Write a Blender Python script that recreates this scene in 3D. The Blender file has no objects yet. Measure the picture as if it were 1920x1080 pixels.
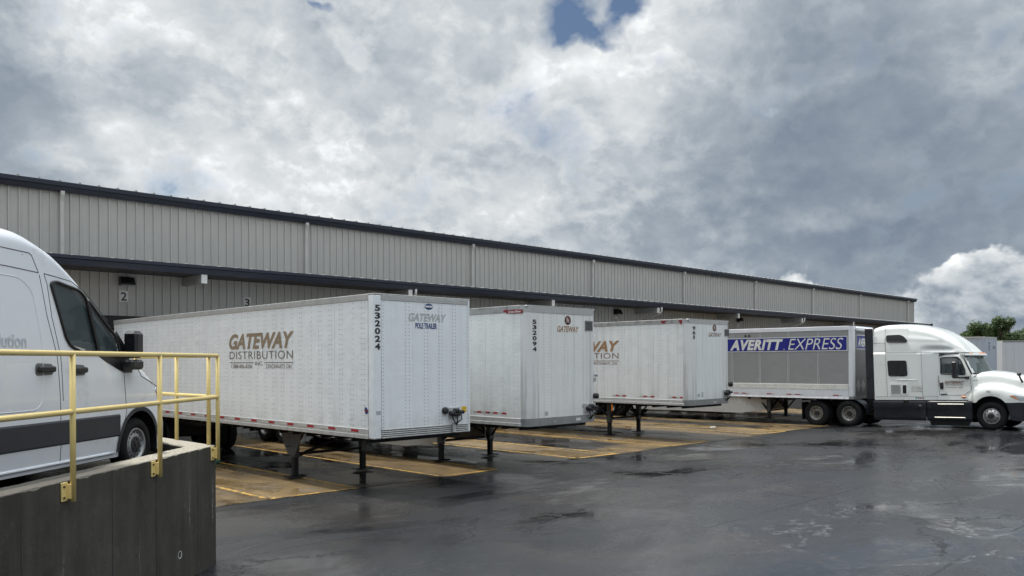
import bpy, math, random
from mathutils import Vector, Matrix
random.seed(7)
R = math.radians
scene = bpy.context.scene
COL = scene.collection

# ------------------------------------------------------------------ camera
# world axes: x runs along the warehouse front (away to the right), y towards the warehouse, z up
CAM_H = 2.736
TH = 0.79047                      # heading of the camera from +x
camd = bpy.data.cameras.new('camera')
camd.sensor_width = 36.0
camd.lens = 1544.8 / 1920 * 36
camd.shift_y = (677.3 - 540) / 1920
camd.clip_start = 0.1
camd.clip_end = 5000
cam = bpy.data.objects.new('camera', camd)
COL.objects.link(cam)
cam.matrix_world = Matrix.Translation((0, 0, CAM_H)) @ Matrix.Rotation(TH - math.pi / 2, 4, 'Z') @ Matrix.Rotation(R(90), 4, 'X') @ Matrix.Rotation(-0.00464, 4, 'Z')
scene.camera = cam

# ------------------------------------------------------------------ view transform
scene.view_settings.view_transform = 'Standard'
scene.view_settings.look = 'None'
scene.view_settings.exposure = 0.38
scene.view_settings.gamma = 1.0
scene.view_settings.use_curve_mapping = False
scene.cycles.max_bounces = 5
scene.cycles.diffuse_bounces = 3
scene.cycles.glossy_bounces = 3
scene.cycles.transmission_bounces = 3
scene.cycles.transparent_max_bounces = 8
scene.cycles.caustics_reflective = False
scene.cycles.caustics_refractive = False
scene.cycles.use_adaptive_sampling = True
scene.cycles.adaptive_threshold = 0.02

# ------------------------------------------------------------------ sun
SUN_EL = R(67)
SUN_AZ = R(98)                    # direction towards the sun, from +x counter-clockwise (behind the warehouse)
sund = bpy.data.lights.new('sun', 'SUN')
sund.energy = 2.3
sund.angle = R(1.0)
sund.color = (1.0, 0.95, 0.87)
sun = bpy.data.objects.new('sun', sund)
COL.objects.link(sun)
sv = Vector((math.cos(SUN_EL) * math.cos(SUN_AZ), math.cos(SUN_EL) * math.sin(SUN_AZ), math.sin(SUN_EL)))
sun.rotation_euler = sv.to_track_quat('Z', 'Y').to_euler()
sun.location = (0, 60, 80)


# ------------------------------------------------------------------ node helper
class NT:
    def __init__(self, tree):
        self.t = tree

    def n(self, typ, **kw):
        nd = self.t.nodes.new(typ)
        for k, v in kw.items():
            setattr(nd, k, v)
        return nd

    def put(self, sock, v):
        if v is None:
            return
        if isinstance(v, bpy.types.NodeSocket):
            self.t.links.new(v, sock)
        else:
            if hasattr(sock, 'default_value'):
                if isinstance(v, (tuple, list)) and len(v) == 3 and len(sock.default_value) == 4:
                    v = (*v, 1)
                sock.default_value = v

    def math(self, op, a, b=None, c=None, clamp=False):
        nd = self.n('ShaderNodeMath', operation=op)
        nd.use_clamp = clamp
        self.put(nd.inputs[0], a)
        self.put(nd.inputs[1], b)
        self.put(nd.inputs[2], c)
        return nd.outputs[0]

    def vmath(self, op, a, b=None, out=0):
        nd = self.n('ShaderNodeVectorMath', operation=op)
        self.put(nd.inputs[0], a)
        self.put(nd.inputs[1], b)
        return nd.outputs[out]

    def scale(self, a, s):
        nd = self.n('ShaderNodeVectorMath', operation='SCALE')
        self.put(nd.inputs[0], a)
        self.put(nd.inputs[3], s)
        return nd.outputs[0]

    def comb(self, x, y, z):
        nd = self.n('ShaderNodeCombineXYZ')
        for i, v in enumerate((x, y, z)):
            self.put(nd.inputs[i], v)
        return nd.outputs[0]

    def sep(self, v):
        nd = self.n('ShaderNodeSeparateXYZ')
        self.put(nd.inputs[0], v)
        return nd.outputs

    def noise(self, vec, scale, detail=4, rough=0.5, dist=0.0, color=False):
        nd = self.n('ShaderNodeTexNoise')
        self.put(nd.inputs['Vector'], vec)
        nd.inputs['Scale'].default_value = scale
        nd.inputs['Detail'].default_value = detail
        nd.inputs['Roughness'].default_value = rough
        nd.inputs['Distortion'].default_value = dist
        return nd.outputs[1 if color else 0]

    def vor(self, vec, scale, feature='DISTANCE_TO_EDGE', rnd=1.0, out=0):
        nd = self.n('ShaderNodeTexVoronoi', feature=feature)
        self.put(nd.inputs['Vector'], vec)
        nd.inputs['Scale'].default_value = scale
        nd.inputs['Randomness'].default_value = rnd
        return nd.outputs[out]

    def mr(self, v, a, b, c=0.0, d=1.0, kind='LINEAR'):
        nd = self.n('ShaderNodeMapRange', interpolation_type=kind)
        nd.clamp = True
        for i, x in enumerate((v, a, b, c, d)):
            self.put(nd.inputs[i], x)
        return nd.outputs[0]

    def mix(self, f, a, b, kind='MIX'):
        nd = self.n('ShaderNodeMix', data_type='RGBA', blend_type=kind)
        self.put(nd.inputs[0], f)
        self.put(nd.inputs[6], a)
        self.put(nd.inputs[7], b)
        return nd.outputs[2]

    def ramp(self, f, stops):
        nd = self.n('ShaderNodeValToRGB')
        cr = nd.color_ramp
        while len(cr.elements) < len(stops):
            cr.elements.new(0.5)
        for e, (p, c) in zip(cr.elements, stops):
            e.position = p
            e.color = (*c, 1)
        self.put(nd.inputs[0], f)
        return nd.outputs[0]

    def bump(self, h, strength=0.3, dist=0.01, normal=None):
        nd = self.n('ShaderNodeBump')
        nd.inputs['Strength'].default_value = strength
        nd.inputs['Distance'].default_value = dist
        self.put(nd.inputs['Height'], h)
        if normal is not None:
            self.put(nd.inputs['Normal'], normal)
        return nd.outputs[0]


# ------------------------------------------------------------------ world: daylight sky with broken storm clouds
world = bpy.data.worlds.new('World')
scene.world = world
world.use_nodes = True
wt = world.node_tree
wt.nodes.clear()
W = NT(wt)
SKY_STR = 0.1
sky = W.n('ShaderNodeTexSky', sky_type='NISHITA')
sky.sun_disc = False
sky.sun_elevation = SUN_EL
sky.sun_rotation = math.pi / 2 - SUN_AZ
sky.air_density = 1.0
sky.dust_density = 0.6
sky.ozone_density = 2.0
wdir = W.n('ShaderNodeTexCoord').outputs['Generated']
# heading / elevation of a direction, in radians (heading 0 = the compass heading TH)
fwd = (math.cos(TH), math.sin(TH), 0)
rgt = (math.sin(TH), -math.cos(TH), 0)


def head_elev(px, py):
    a = (px - 960) / 1544.8
    b = (677.3 - py) / 1544.8
    A = math.atan(a)
    return A, math.atan(b * math.cos(A))


warpn = W.noise(wdir, 6.0, 5, 0.6, color=True)
warp = W.scale(W.vmath('SUBTRACT', warpn, (0.5, 0.5, 0.5)), 0.15)
wd = W.vmath('ADD', wdir, warp)
ax = W.math('ARCTAN2', W.vmath('DOT_PRODUCT', wd, rgt, out=1), W.vmath('DOT_PRODUCT', wd, fwd, out=1))
el = W.math('ARCSINE', W.sep(wd)[2])
AE = W.comb(ax, el, 0.0)
PX = 1 / 1544.8


def blob_sum(blobs, base):
    acc = None
    for (px, py, rx, ry, w) in blobs:
        A, E = head_elev(px, py)
        d = W.vmath('SUBTRACT', AE, (A, E, 0))
        d = W.vmath('MULTIPLY', d, (1 / (rx * PX * math.cos(A)), 1 / (ry * PX), 0))
        l = W.vmath('LENGTH', d, out=1)
        v = W.mr(l, 0.0, 1.35, w, 0.0, 'SMOOTHSTEP')
        acc = W.math('ADD', acc if acc is not None else base, v)
    return acc


# cloud deck lit unevenly: broken bright cumulus on one side, slate rain cloud on the other
shape = blob_sum([
    (-60, 240, 230, 420, -0.30), (300, 165, 130, 70, -0.20), (250, 60, 240, 110, 0.14), (190, 250, 90, 100, 0.14),
    (640, 300, 400, 150, 0.10), (1190, 130, 110, 140, 0.24), (1040, 130, 110, 60, 0.12), (1325, 15, 140, 60, 0.16), (960, 300, 130, 70, -0.09),
    (1700, 300, 560, 400, -0.35), (1800, 480, 420, 150, -0.10), (1480, 90, 300, 170, -0.06),
    (1500, 190, 95, 24, 0.12), (1870, 140, 120, 42, 0.13), (1560, 405, 240, 20, 0.06), (1380, 455, 300, 40, -0.08),
], 0.715)
cum = blob_sum([(1790, 585, 85, 72, 0.8), (1915, 565, 110, 72, 0.8), (1838, 515, 50, 38, 0.75), (1503, 512, 38, 28, 1.05), (1705, 600, 36, 40, 0.5)], 0.0)
hole = blob_sum([(1078, 38, 78, 48, 1.0), (1186, 34, 36, 50, 0.95), (1135, 86, 54, 30, 0.9), (600, 0, 36, 12, 0.7)], 0.0)

# detail on a plane far overhead, so that cloud cells shrink towards the horizon
dz = W.math('ADD', W.math('ABSOLUTE', W.sep(wdir)[2]), 0.85)
pl = W.vmath('MULTIPLY', W.scale(wdir, W.math('DIVIDE', 1.7, dz)), (1, 1, 1.1))
pl = W.vmath('ADD', pl, W.scale(warp, 0.5))
n1 = W.noise(pl, 2.1, 7, 0.52)
n2 = W.noise(pl, 7.5, 8, 0.56)
n2b = W.noise(W.vmath('ADD', pl, (0.006, 0.006, 0.034)), 7.5, 8, 0.56)
bill = W.math('ABSOLUTE', W.math('SUBTRACT', W.math('MULTIPLY', n2, 2.0), 1.0))
relief = W.math('MULTIPLY', W.math('SUBTRACT', n2, n2b), 0.85)
soft = W.mr(shape, 0.28, 0.68, 0.30, 1.0)
det = W.math('MULTIPLY', W.math('SUBTRACT', n1, 0.5), 0.56)
det = W.math('ADD', det, W.math('MULTIPLY', W.math('SUBTRACT', bill, 0.18), 0.28))
det = W.math('ADD', det, W.math('MULTIPLY', W.math('SUBTRACT', n2, 0.5), 0.18))
det = W.math('ADD', det, relief)
tval = W.math('ADD', shape, W.math('MULTIPLY', det, soft))
cmask = W.mr(W.math('ADD', cum, W.math('ADD', W.math('MULTIPLY', W.math('SUBTRACT', n2, 0.5), 1.3), W.math('MULTIPLY', bill, 0.35))), 0.34, 0.66, 0.0, 1.0, 'SMOOTHSTEP')
elt = W.mr(el, head_elev(1800, 650)[1], head_elev(1800, 490)[1], 0.38, 0.88)
ct = W.math('ADD', elt, W.math('MULTIPLY', W.math('ADD', W.math('MULTIPLY', relief, 2.0), W.math('MULTIPLY', W.math('SUBTRACT', n2, 0.5), 0.5)), 0.8))
mixf = W.n('ShaderNodeMix', data_type='FLOAT')
W.put(mixf.inputs[0], cmask)
W.put(mixf.inputs[2], tval)
W.put(mixf.inputs[3], ct)
tfin = mixf.outputs[0]
ccol = W.ramp(tfin, [(0.08, (0.100, 0.134, 0.192)), (0.30, (0.168, 0.206, 0.258)), (0.48, (0.272, 0.312, 0.356)),
                     (0.64, (0.402, 0.438, 0.468)), (0.84, (0.570, 0.592, 0.604)), (1.0, (0.80, 0.815, 0.82))])
# extra brightness added overhead, towards the sun, to light the shaded trailer faces
gain = W.mr(W.math('ARCSINE', W.sep(wdir)[2]), R(24), R(72), 1.0, 4.0, 'SMOOTHSTEP')
ccol = W.scale(ccol, W.math('DIVIDE', gain, SKY_STR))
hmask = W.mr(W.math('ADD', hole, W.math('ADD', W.math('MULTIPLY', W.math('SUBTRACT', n2, 0.5), 2.6), W.math('MULTIPLY', W.math('SUBTRACT', n1, 0.5), 1.0))), 0.24, 0.86, 0.0, 1.0)
skyblue = W.scale(sky.outputs[0], 0.55)
wcol = W.mix(hmask, ccol, skyblue)
bg = W.n('ShaderNodeBackground')
bg.inputs['Strength'].default_value = SKY_STR
W.put(bg.inputs['Color'], wcol)
wo = W.n('ShaderNodeOutputWorld')
wt.links.new(bg.outputs[0], wo.inputs[0])
world.cycles.sampling_method = 'MANUAL'
world.cycles.sample_map_resolution = 1024

# ------------------------------------------------------------------ materials
MATS = {}


def new_mat(name):
    m = bpy.data.materials.new(name)
    m.use_nodes = True
    t = m.node_tree
    b = t.nodes['Principled BSDF']
    MATS[name] = m
    return m, NT(t), b


def setp(b, **kw):
    for k, v in kw.items():
        s = b.inputs[k]
        if isinstance(v, (tuple, list)) and len(v) == 3:
            v = (*v, 1)
        s.default_value = v


def simple(name, col, rough=0.5, metal=0.0, var=0.12, scale=3.0, bump=0.0, coat=0.0, spec=0.5, dirt=None):
    m, T, b = new_mat(name)
    co = T.n('ShaderNodeTexCoord').outputs['Object']
    n = T.noise(co, scale, 6, 0.6)
    dark = tuple(c * (1 - var) for c in col)
    lite = tuple(min(1, c * (1 + var)) for c in col)
    c = T.mix(T.mr(n, 0.3, 0.7), dark, lite)
    if dirt:
        n3 = T.noise(co, dirt[2], 7, 0.65)
        c = T.mix(T.mr(n3, dirt[1], dirt[1] + 0.15), c, dirt[0])
    T.put(b.inputs['Base Color'], c)
    T.put(b.inputs['Roughness'], T.mr(n, 0.3, 0.7, max(0.03, rough * 0.85), min(1, rough * 1.15)))
    setp(b, Metallic=metal)
    b.inputs['Coat Weight'].default_value = coat
    b.inputs['Specular IOR Level'].default_value = spec
    if bump:
        T.put(b.inputs['Normal'], T.bump(T.noise(co, scale * 12, 5, 0.6), 0.4, bump))
    return m


def trailer_paint(name, col, streak=0.25, grime=(0.32, 0.31, 0.28), low=1.3):
    """white painted sheet: faint vertical run-off streaks, road dirt blotches and shallow dents"""
    m, T, b = new_mat(name)
    co = T.n('ShaderNodeTexCoord').outputs['Object']
    x, y, z = T.sep(co)
    st = T.noise(T.vmath('MULTIPLY', co, (5, 5, 0.22)), 1.6, 6, 0.62)
    big = T.noise(co, 0.7, 3, 0.5)
    c = T.mix(T.mr(big, 0.35, 0.7), tuple(v * 0.96 for v in col), col)
    c = T.mix(T.math('MULTIPLY', T.mr(st, 0.5, 0.8), streak), c, grime)
    sp = T.noise(co, 11, 4, 0.6)
    c = T.mix(T.math('MULTIPLY', T.mr(sp, 0.70, 0.76), 0.35), c, grime)
    splash = T.math('MULTIPLY', T.mr(z, low, low + 0.55, 1.0, 0.0), T.mr(T.noise(co, 2.3, 6, 0.6), 0.35, 0.7))
    c = T.mix(T.math('MULTIPLY', splash, 0.42), c, grime)
    T.put(b.inputs['Base Color'], c)
    setp(b, Roughness=0.42)
    d1 = T.noise(T.vmath('MULTIPLY', co, (1, 1, 0.8)), 2.2, 3, 0.5)
    d2 = T.mr(T.vor(co, 1.7, 'F1'), 0.0, 0.16, 0.0, 1.0, 'SMOOTHSTEP')
    d3 = T.mr(T.noise(co, 3.5, 2, 0.5), 0.58, 0.75)
    d3 = T.math('MULTIPLY', d3, T.mr(T.noise(co, 0.8, 2), 0.5, 0.65))
    h = T.math('ADD', T.math('ADD', d1, T.math('MULTIPLY', d2, 0.16)), T.math('MULTIPLY', d3, 0.20))
    T.put(b.inputs['Normal'], T.bump(h, 0.6, 0.03))
    return m


trailer_paint('white_sheet', (0.83, 0.87, 0.90), 0.14)
trailer_paint('cream_sheet', (0.80, 0.815, 0.80), 0.32, (0.40, 0.38, 0.33))
trailer_paint('aged_white_sheet', (0.78, 0.80, 0.80), 0.42, (0.30, 0.29, 0.27))
trailer_paint('scuffed_corner', (0.74, 0.75, 0.745), 0.75, (0.22, 0.21, 0.19))
trailer_paint('blue_grey_sheet', (0.40, 0.45, 0.52), 0.5, (0.24, 0.27, 0.32))
trailer_paint('pale_grey_sheet', (0.56, 0.59, 0.64), 0.4, (0.36, 0.38, 0.42))
trailer_paint('grey_sheet', (0.29, 0.295, 0.295), 0.06, (0.12, 0.12, 0.12))
trailer_paint('dark_grey_sheet', (0.14, 0.142, 0.142), 0.15, (0.08, 0.08, 0.08))
trailer_paint('white_band', (0.74, 0.76, 0.80), 0.2, (0.4, 0.4, 0.4), 0.9)
simple('aluminium', (0.34, 0.345, 0.34), 0.45, 0.2, 0.22, 5, dirt=((0.17, 0.16, 0.14), 0.55, 4.0))
simple('aluminium_light', (0.44, 0.445, 0.44), 0.48, 0.12, 0.15, 5, dirt=((0.30, 0.29, 0.27), 0.58, 5.0))
simple('front_rail_grey', (0.25, 0.255, 0.25), 0.45, 0.3, 0.2, 4, dirt=((0.12, 0.11, 0.10), 0.6, 3.0))
simple('rivet_metal', (0.17, 0.175, 0.18), 0.5, 0.4)
simple('bright_rivet', (0.52, 0.53, 0.54), 0.4, 0.2)
simple('chassis_black', (0.011, 0.0115, 0.013), 0.66, 0.0, 0.35, 6, spec=0.3, dirt=((0.034, 0.029, 0.024), 0.6, 6.0))
simple('gear_steel', (0.06, 0.063, 0.066), 0.6, 0.2, 0.3, 6, dirt=((0.11, 0.075, 0.05), 0.62, 7.0))
simple('rubber', (0.009, 0.009, 0.010), 0.8, 0, 0.3, 8, spec=0.25)
simple('rim_steel', (0.42, 0.42, 0.41), 0.35, 0.75, 0.25, 9, dirt=((0.10, 0.09, 0.08), 0.58, 9.0))
simple('rim_dull', (0.30, 0.29, 0.27), 0.45, 0.6, 0.3, 9, dirt=((0.08, 0.07, 0.06), 0.52, 9.0))
simple('hub_dark', (0.03, 0.03, 0.032), 0.5, 0.3)
simple('van_wheel_silver', (0.34, 0.35, 0.36), 0.38, 0.6, 0.15, 9)
simple('van_paint', (0.74, 0.77, 0.82), 0.22, 0.0, 0.03, 1.2, coat=0.6, dirt=((0.54, 0.56, 0.58), 0.62, 1.6))
simple('van_plastic', (0.022, 0.025, 0.032), 0.48, 0, 0.15, 5)
simple('truck_paint', (0.80, 0.82, 0.79), 0.2, 0.0, 0.03, 1.0, coat=0.7, dirt=((0.62, 0.63, 0.60), 0.64, 2.0))
simple('truck_plastic', (0.014, 0.017, 0.023), 0.30, 0, 0.3, 3, dirt=((0.040, 0.042, 0.046), 0.56, 1.8))
simple('seam_dark', (0.05, 0.052, 0.056), 0.6)
simple('seam_grey', (0.15, 0.155, 0.16), 0.5)
simple('trim_black', (0.012, 0.012, 0.014), 0.35)
simple('navy_trim', (0.006, 0.011, 0.026), 0.45, 0.0, 0.2, 1.5)
simple('soffit', (0.045, 0.042, 0.05), 0.6)
simple('roof_metal', (0.32, 0.33, 0.33), 0.4, 0.5)
simple('pipe_beige', (0.50, 0.50, 0.48), 0.5, 0, 0.08, 2)
simple('beam_paint', (0.36, 0.365, 0.36), 0.5, 0, 0.1, 3)
simple('rail_yellow', (0.74, 0.58, 0.23), 0.42, 0, 0.06, 4, dirt=((0.42, 0.32, 0.16), 0.68, 9.0), coat=0.1)
simple('rust', (0.10, 0.055, 0.03), 0.8)
simple('red_tape', (0.36, 0.012, 0.022), 0.35, 0, 0.2, 8)
simple('white_tape', (0.50, 0.50, 0.47), 0.35, 0, 0.2, 8)
simple('amber', (0.75, 0.20, 0.02), 0.25)
simple('red_lens', (0.45, 0.02, 0.02), 0.2)
simple('sticker_yellow', (0.70, 0.45, 0.03), 0.5)
simple('sticker_grey', (0.42, 0.44, 0.45), 0.5)
simple('letter_gold', (0.29, 0.225, 0.155), 0.45, 0, 0.06)
simple('letter_taupe', (0.20, 0.175, 0.155), 0.5, 0, 0.06)
simple('letter_brown', (0.34, 0.19, 0.095), 0.45, 0, 0.06)
simple('letter_maroon', (0.19, 0.095, 0.07), 0.45, 0, 0.06)
simple('letter_black', (0.012, 0.013, 0.016), 0.45)
simple('letter_faded', (0.46, 0.48, 0.49), 0.5)
simple('letter_blue', (0.02, 0.05, 0.19), 0.4)
simple('letter_white', (0.70, 0.70, 0.66), 0.4)
simple('banner_blue', (0.008, 0.012, 0.21), 0.35, 0, 0.06)
simple('logo_red', (0.11, 0.012, 0.016), 0.4)
simple('sign_red', (0.22, 0.014, 0.022), 0.4)
simple('plate_grey', (0.62, 0.62, 0.615), 0.5, 0, 0.06)
simple('seat_fabric', (0.03, 0.032, 0.035), 0.9)
simple('paper', (0.75, 0.76, 0.74), 0.7)
simple('dash_grey', (0.12, 0.13, 0.135), 0.7)
simple('shelter_black', (0.012, 0.012, 0.013), 0.8)
simple('door_grey', (0.28, 0.29, 0.29), 0.5)
simple('skirt_panel', (0.50, 0.495, 0.475), 0.45, 0, 0.06, 1.5, dirt=((0.34, 0.33, 0.31), 0.6, 2.0))
simple('strap_green', (0.03, 0.30, 0.22), 0.6)
simple('hose_black', (0.015, 0.015, 0.016), 0.5)
simple('bark', (0.06, 0.045, 0.032), 0.9, 0, 0.3, 6, bump=0.01)
simple('steel_step', (0.62, 0.60, 0.54), 0.35, 0.4, 0.15, 8)


def glass_mat(name, col, rough=0.03, alpha=1.0):
    m, T, b = new_mat(name)
    setp(b, **{'Base Color': col, 'Roughness': rough, 'IOR': 1.5})
    b.inputs['Coat Weight'].default_value = 0.3
    if alpha < 1:
        lw = T.n('ShaderNodeFresnel')
        lw.inputs[0].default_value = 1.5
        T.put(b.inputs['Alpha'], T.mr(lw.outputs[0], 0.0, 1.0, alpha, 1.0))
    return m


glass_mat('dark_glass', (0.006, 0.007, 0.009))
glass_mat('tinted_glass', (0.085, 0.12, 0.128), 0.02, 0.32)
glass_mat('windshield_glass', (0.20, 0.25, 0.25), 0.02, 0.40)
glass_mat('lamp_glass', (0.42, 0.45, 0.47), 0.08)


def wall_panel_mat():
    m, T, b = new_mat('wall_beige')
    co = T.n('ShaderNodeTexCoord').outputs['Object']
    oi = T.n('ShaderNodeObjectInfo').outputs['Random']
    n = T.noise(co, 1.1, 5, 0.6)
    c = T.mix(T.mr(n, 0.3, 0.7), (0.43, 0.428, 0.408), (0.47, 0.467, 0.445))
    c = T.mix(T.mr(oi, 0, 1, 0, 0.10), c, (0.30, 0.30, 0.29))
    st = T.noise(T.vmath('MULTIPLY', co, (9, 9, 0.35)), 1.5, 5, 0.6)
    c = T.mix(T.mr(st, 0.55, 0.85, 0, 0.22), c, (0.24, 0.235, 0.22))
    T.put(b.inputs['Base Color'], c)
    setp(b, Roughness=0.5)
    T.put(b.inputs['Normal'], T.bump(T.noise(co, 70, 3, 0.5), 0.25, 0.002))


wall_panel_mat()


def concrete_wall_mat():
    m, T, b = new_mat('stained_concrete')
    co = T.n('ShaderNodeTexCoord').outputs['Object']
    z = T.sep(co)[2]
    st = T.math('ADD', T.math('MULTIPLY', T.noise(T.vmath('MULTIPLY', co, (2.6, 2.6, 0.35)), 1.3, 8, 0.62), 0.5), T.math('MULTIPLY', T.noise(co, 1.1, 8, 0.68), 0.5))
    st2 = T.noise(T.vmath('MULTIPLY', co, (14, 14, 0.35)), 1.0, 5, 0.6)
    n = T.noise(co, 5, 8, 0.65)
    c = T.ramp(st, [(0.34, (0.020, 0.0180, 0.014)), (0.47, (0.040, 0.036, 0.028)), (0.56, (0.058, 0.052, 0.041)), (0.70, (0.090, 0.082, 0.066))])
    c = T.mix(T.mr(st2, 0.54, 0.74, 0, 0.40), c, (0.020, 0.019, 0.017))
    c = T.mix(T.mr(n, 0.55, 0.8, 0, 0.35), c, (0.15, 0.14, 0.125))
    # pale lime weeps
    x, y, zz = T.sep(co)
    wob = T.math('MULTIPLY', T.math('SUBTRACT', T.noise(co, 3.0, 4), 0.5), 0.10)
    for sx, wdt, z0, z1, amt in ((-0.10, 0.010, 0.55, 1.25, 0.6), (-0.78, 0.007, 0.62, 1.2, 0.6), (-3.4, 0.010, 0.2, 1.0, 0.30), (-2.0, 0.006, 0.3, 0.9, 0.3)):
        d = T.math('ABSOLUTE', T.math('SUBTRACT', T.math('ADD', x, wob), sx))
        msk = T.math('MULTIPLY', T.mr(d, wdt * 0.4, wdt * 2.0, 1, 0), T.math('MULTIPLY', T.mr(zz, z0, z0 + 0.1), T.mr(zz, z1 - 0.25, z1, 1, 0)))
        msk = T.math('MULTIPLY', msk, T.mr(T.noise(co, 18, 4), 0.35, 0.6, 0, amt))
        c = T.mix(msk, c, (0.36, 0.35, 0.33))
    pit = T.vor(co, 9.0, 'F1')
    pm = T.math('MULTIPLY', T.mr(pit, 0.05, 0.10, 1, 0), T.mr(T.noise(co, 3.0, 3), 0.5, 0.55))
    c = T.mix(pm, c, (0.012, 0.012, 0.011))
    # weathered clean top
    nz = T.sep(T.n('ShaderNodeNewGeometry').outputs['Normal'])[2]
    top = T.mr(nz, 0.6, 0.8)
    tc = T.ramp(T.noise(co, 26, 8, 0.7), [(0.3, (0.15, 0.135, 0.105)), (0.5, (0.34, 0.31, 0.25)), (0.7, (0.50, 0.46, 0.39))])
    tc = T.mix(T.math('MULTIPLY', T.mr(T.math('ADD', x, T.math('MULTIPLY', T.noise(co, 2.0, 5), 0.8)), -2.0, -1.3, 1, 0), T.mr(T.n('ShaderNodeNewGeometry').outputs['Backfacing'], 0, 1, 0.93, 0.93)), tc, (0.07, 0.064, 0.052))  # van's shadow painted into the wall top colour, with a ragged edge
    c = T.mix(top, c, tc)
    T.put(b.inputs['Base Color'], c)
    T.put(b.inputs['Roughness'], T.mr(st, 0.3, 0.7, 0.65, 0.9))
    h = T.math('ADD', T.noise(co, 30, 8, 0.7), T.math('MULTIPLY', pm, -2.0))
    T.put(b.inputs['Normal'], T.bump(h, 0.6, 0.006))


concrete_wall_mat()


def asphalt_mat():
    m, T, b = new_mat('wet_asphalt')
    co = T.n('ShaderNodeTexCoord').outputs['Object']
    x, y, z = T.sep(co)
    big = T.noise(co, 0.11, 5, 0.55, 0.6)
    mid = T.noise(co, 0.55, 7, 0.6, 0.5)
    fine = T.noise(co, 9.0, 8, 0.7)
    agg = T.vor(co, 85, 'F1')
    c = T.mix(T.mr(mid, 0.35, 0.65), (0.009, 0.010, 0.0125), (0.021, 0.0225, 0.026))
    c = T.mix(T.mr(T.noise(co, 0.23, 6, 0.6, 1.0), 0.52, 0.62, 0, 0.6), c, (0.052, 0.044, 0.038))
    c = T.mix(T.mr(agg, 0.12, 0.45, 0.5, 0.0), c, (0.10, 0.098, 0.094))
    ag2 = T.noise(co, 38, 3, 0.6)
    c = T.mix(T.mr(ag2, 0.52, 0.68, 0, 0.45), c, (0.085, 0.085, 0.088))
    c = T.mix(T.mr(ag2, 0.48, 0.34, 0, 0.5), c, (0.008, 0.008, 0.009))
    # squared repair patches
    bk = T.vor(T.vmath('MULTIPLY', co, (0.12, 0.2, 1)), 1.0, 'F1', 0.9, 1)
    c = T.mix(0.28, c, T.mix(T.sep(bk)[0], (0.010, 0.011, 0.013), (0.050, 0.050, 0.052)))
    # repair seams and cracks
    wv = T.vmath('ADD', co, T.scale(T.vmath('SUBTRACT', T.noise(co, 0.9, 6, 0.65, color=True), (0.5, 0.5, 0.5)), 1.3))
    cr1 = T.vor(wv, 0.16)
    k1 = T.math('MULTIPLY', T.mr(cr1, 0.001, 0.008, 1, 0), T.mr(T.noise(co, 0.4, 3), 0.40, 0.52))
    wv2 = T.vmath('ADD', co, T.scale(T.vmath('SUBTRACT', T.noise(co, 2.0, 6, 0.7, color=True), (0.5, 0.5, 0.5)), 0.8))
    cr2 = T.vor(T.vmath('ADD', wv2, (31, 7, 0)), 0.33)
    k2 = T.math('MULTIPLY', T.mr(cr2, 0.001, 0.008, 1, 0), T.mr(T.noise(T.vmath('ADD', co, (50, 20, 0)), 0.25, 3), 0.52, 0.60))
    crack = T.math('MAXIMUM', k1, k2)
    # paving joints parallel to the dock every few metres
    jy = T.math('ADD', y, T.math('MULTIPLY', T.math('SUBTRACT', T.noise(co, 0.5, 4), 0.5), 0.25))
    fj = T.math('ABSOLUTE', T.math('SUBTRACT', T.math('FRACT', T.math('DIVIDE', T.math('ADD', jy, 1.7), 3.6)), 0.5))
    joint = T.math('MULTIPLY', T.mr(fj, 0.003, 0.010, 1, 0), T.mr(T.noise(T.vmath('ADD', co, (9, 3, 0)), 0.35, 4), 0.40, 0.50))
    crack = T.math('MULTIPLY', T.math('MAXIMUM', crack, T.math('MULTIPLY', joint, 0.8)), 0.5)
    c = T.mix(T.math('MULTIPLY', crack, 0.95), c, (0.003, 0.003, 0.003))
    # thin pale marks along noise contours, around one spot of the yard
    tn = T.noise(T.vmath('ADD', co, (4.3, 11.0, 0)), 0.42, 7, 0.62, 0.6)
    ridge = T.mr(T.math('ABSOLUTE', T.math('SUBTRACT', tn, 0.47)), 0.001, 0.02, 1, 0)
    spot = T.mr(T.vmath('DISTANCE', co, (13.6, 4.4, 0), out=1), 1.0, 4.2, 1, 0, 'SMOOTHSTEP')
    pale_marks = T.math('MULTIPLY', T.math('MULTIPLY', ridge, spot), T.mr(T.noise(co, 9, 7, 0.75), 0.44, 0.62))
    c = T.mix(T.math('MULTIPLY', pale_marks, 0.5), c, (0.36, 0.36, 0.36))
    grit_glint = T.math('MULTIPLY', T.mr(T.vor(co, 22, 'F1'), 0.05, 0.09, 1, 0), T.mr(T.noise(co, 5, 2), 0.58, 0.62))  # pale stone specks, doubling as small glints painted into the colour
    c = T.mix(grit_glint, c, (0.30, 0.29, 0.27))
    T.put(b.inputs['Base Color'], c)
    # standing film of water: smoother where it collects
    stretch = T.vmath('MULTIPLY', co, (1.0, 1.6, 1.0))
    wn = T.noise(stretch, 0.30, 8, 0.6, 0.8)
    wet = T.mr(T.math('ADD', wn, T.math('MULTIPLY', T.math('SUBTRACT', big, 0.5), 0.35)), 0.42, 0.56)
    pud = T.mr(T.math('ADD', wn, T.math('MULTIPLY', T.math('SUBTRACT', big, 0.5), 0.35)), 0.535, 0.60)
    rough = T.math('SUBTRACT', 0.34, T.math('MULTIPLY', wet, 0.21))
    rough = T.math('SUBTRACT', rough, T.math('MULTIPLY', pud, 0.09))
    rough = T.math('ADD', rough, T.math('MULTIPLY', T.math('SUBTRACT', fine, 0.5), 0.14), clamp=True)
    rough = T.math('MAXIMUM', rough, T.math('ADD', 0.03, T.math('MULTIPLY', crack, 0.75)))
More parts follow.
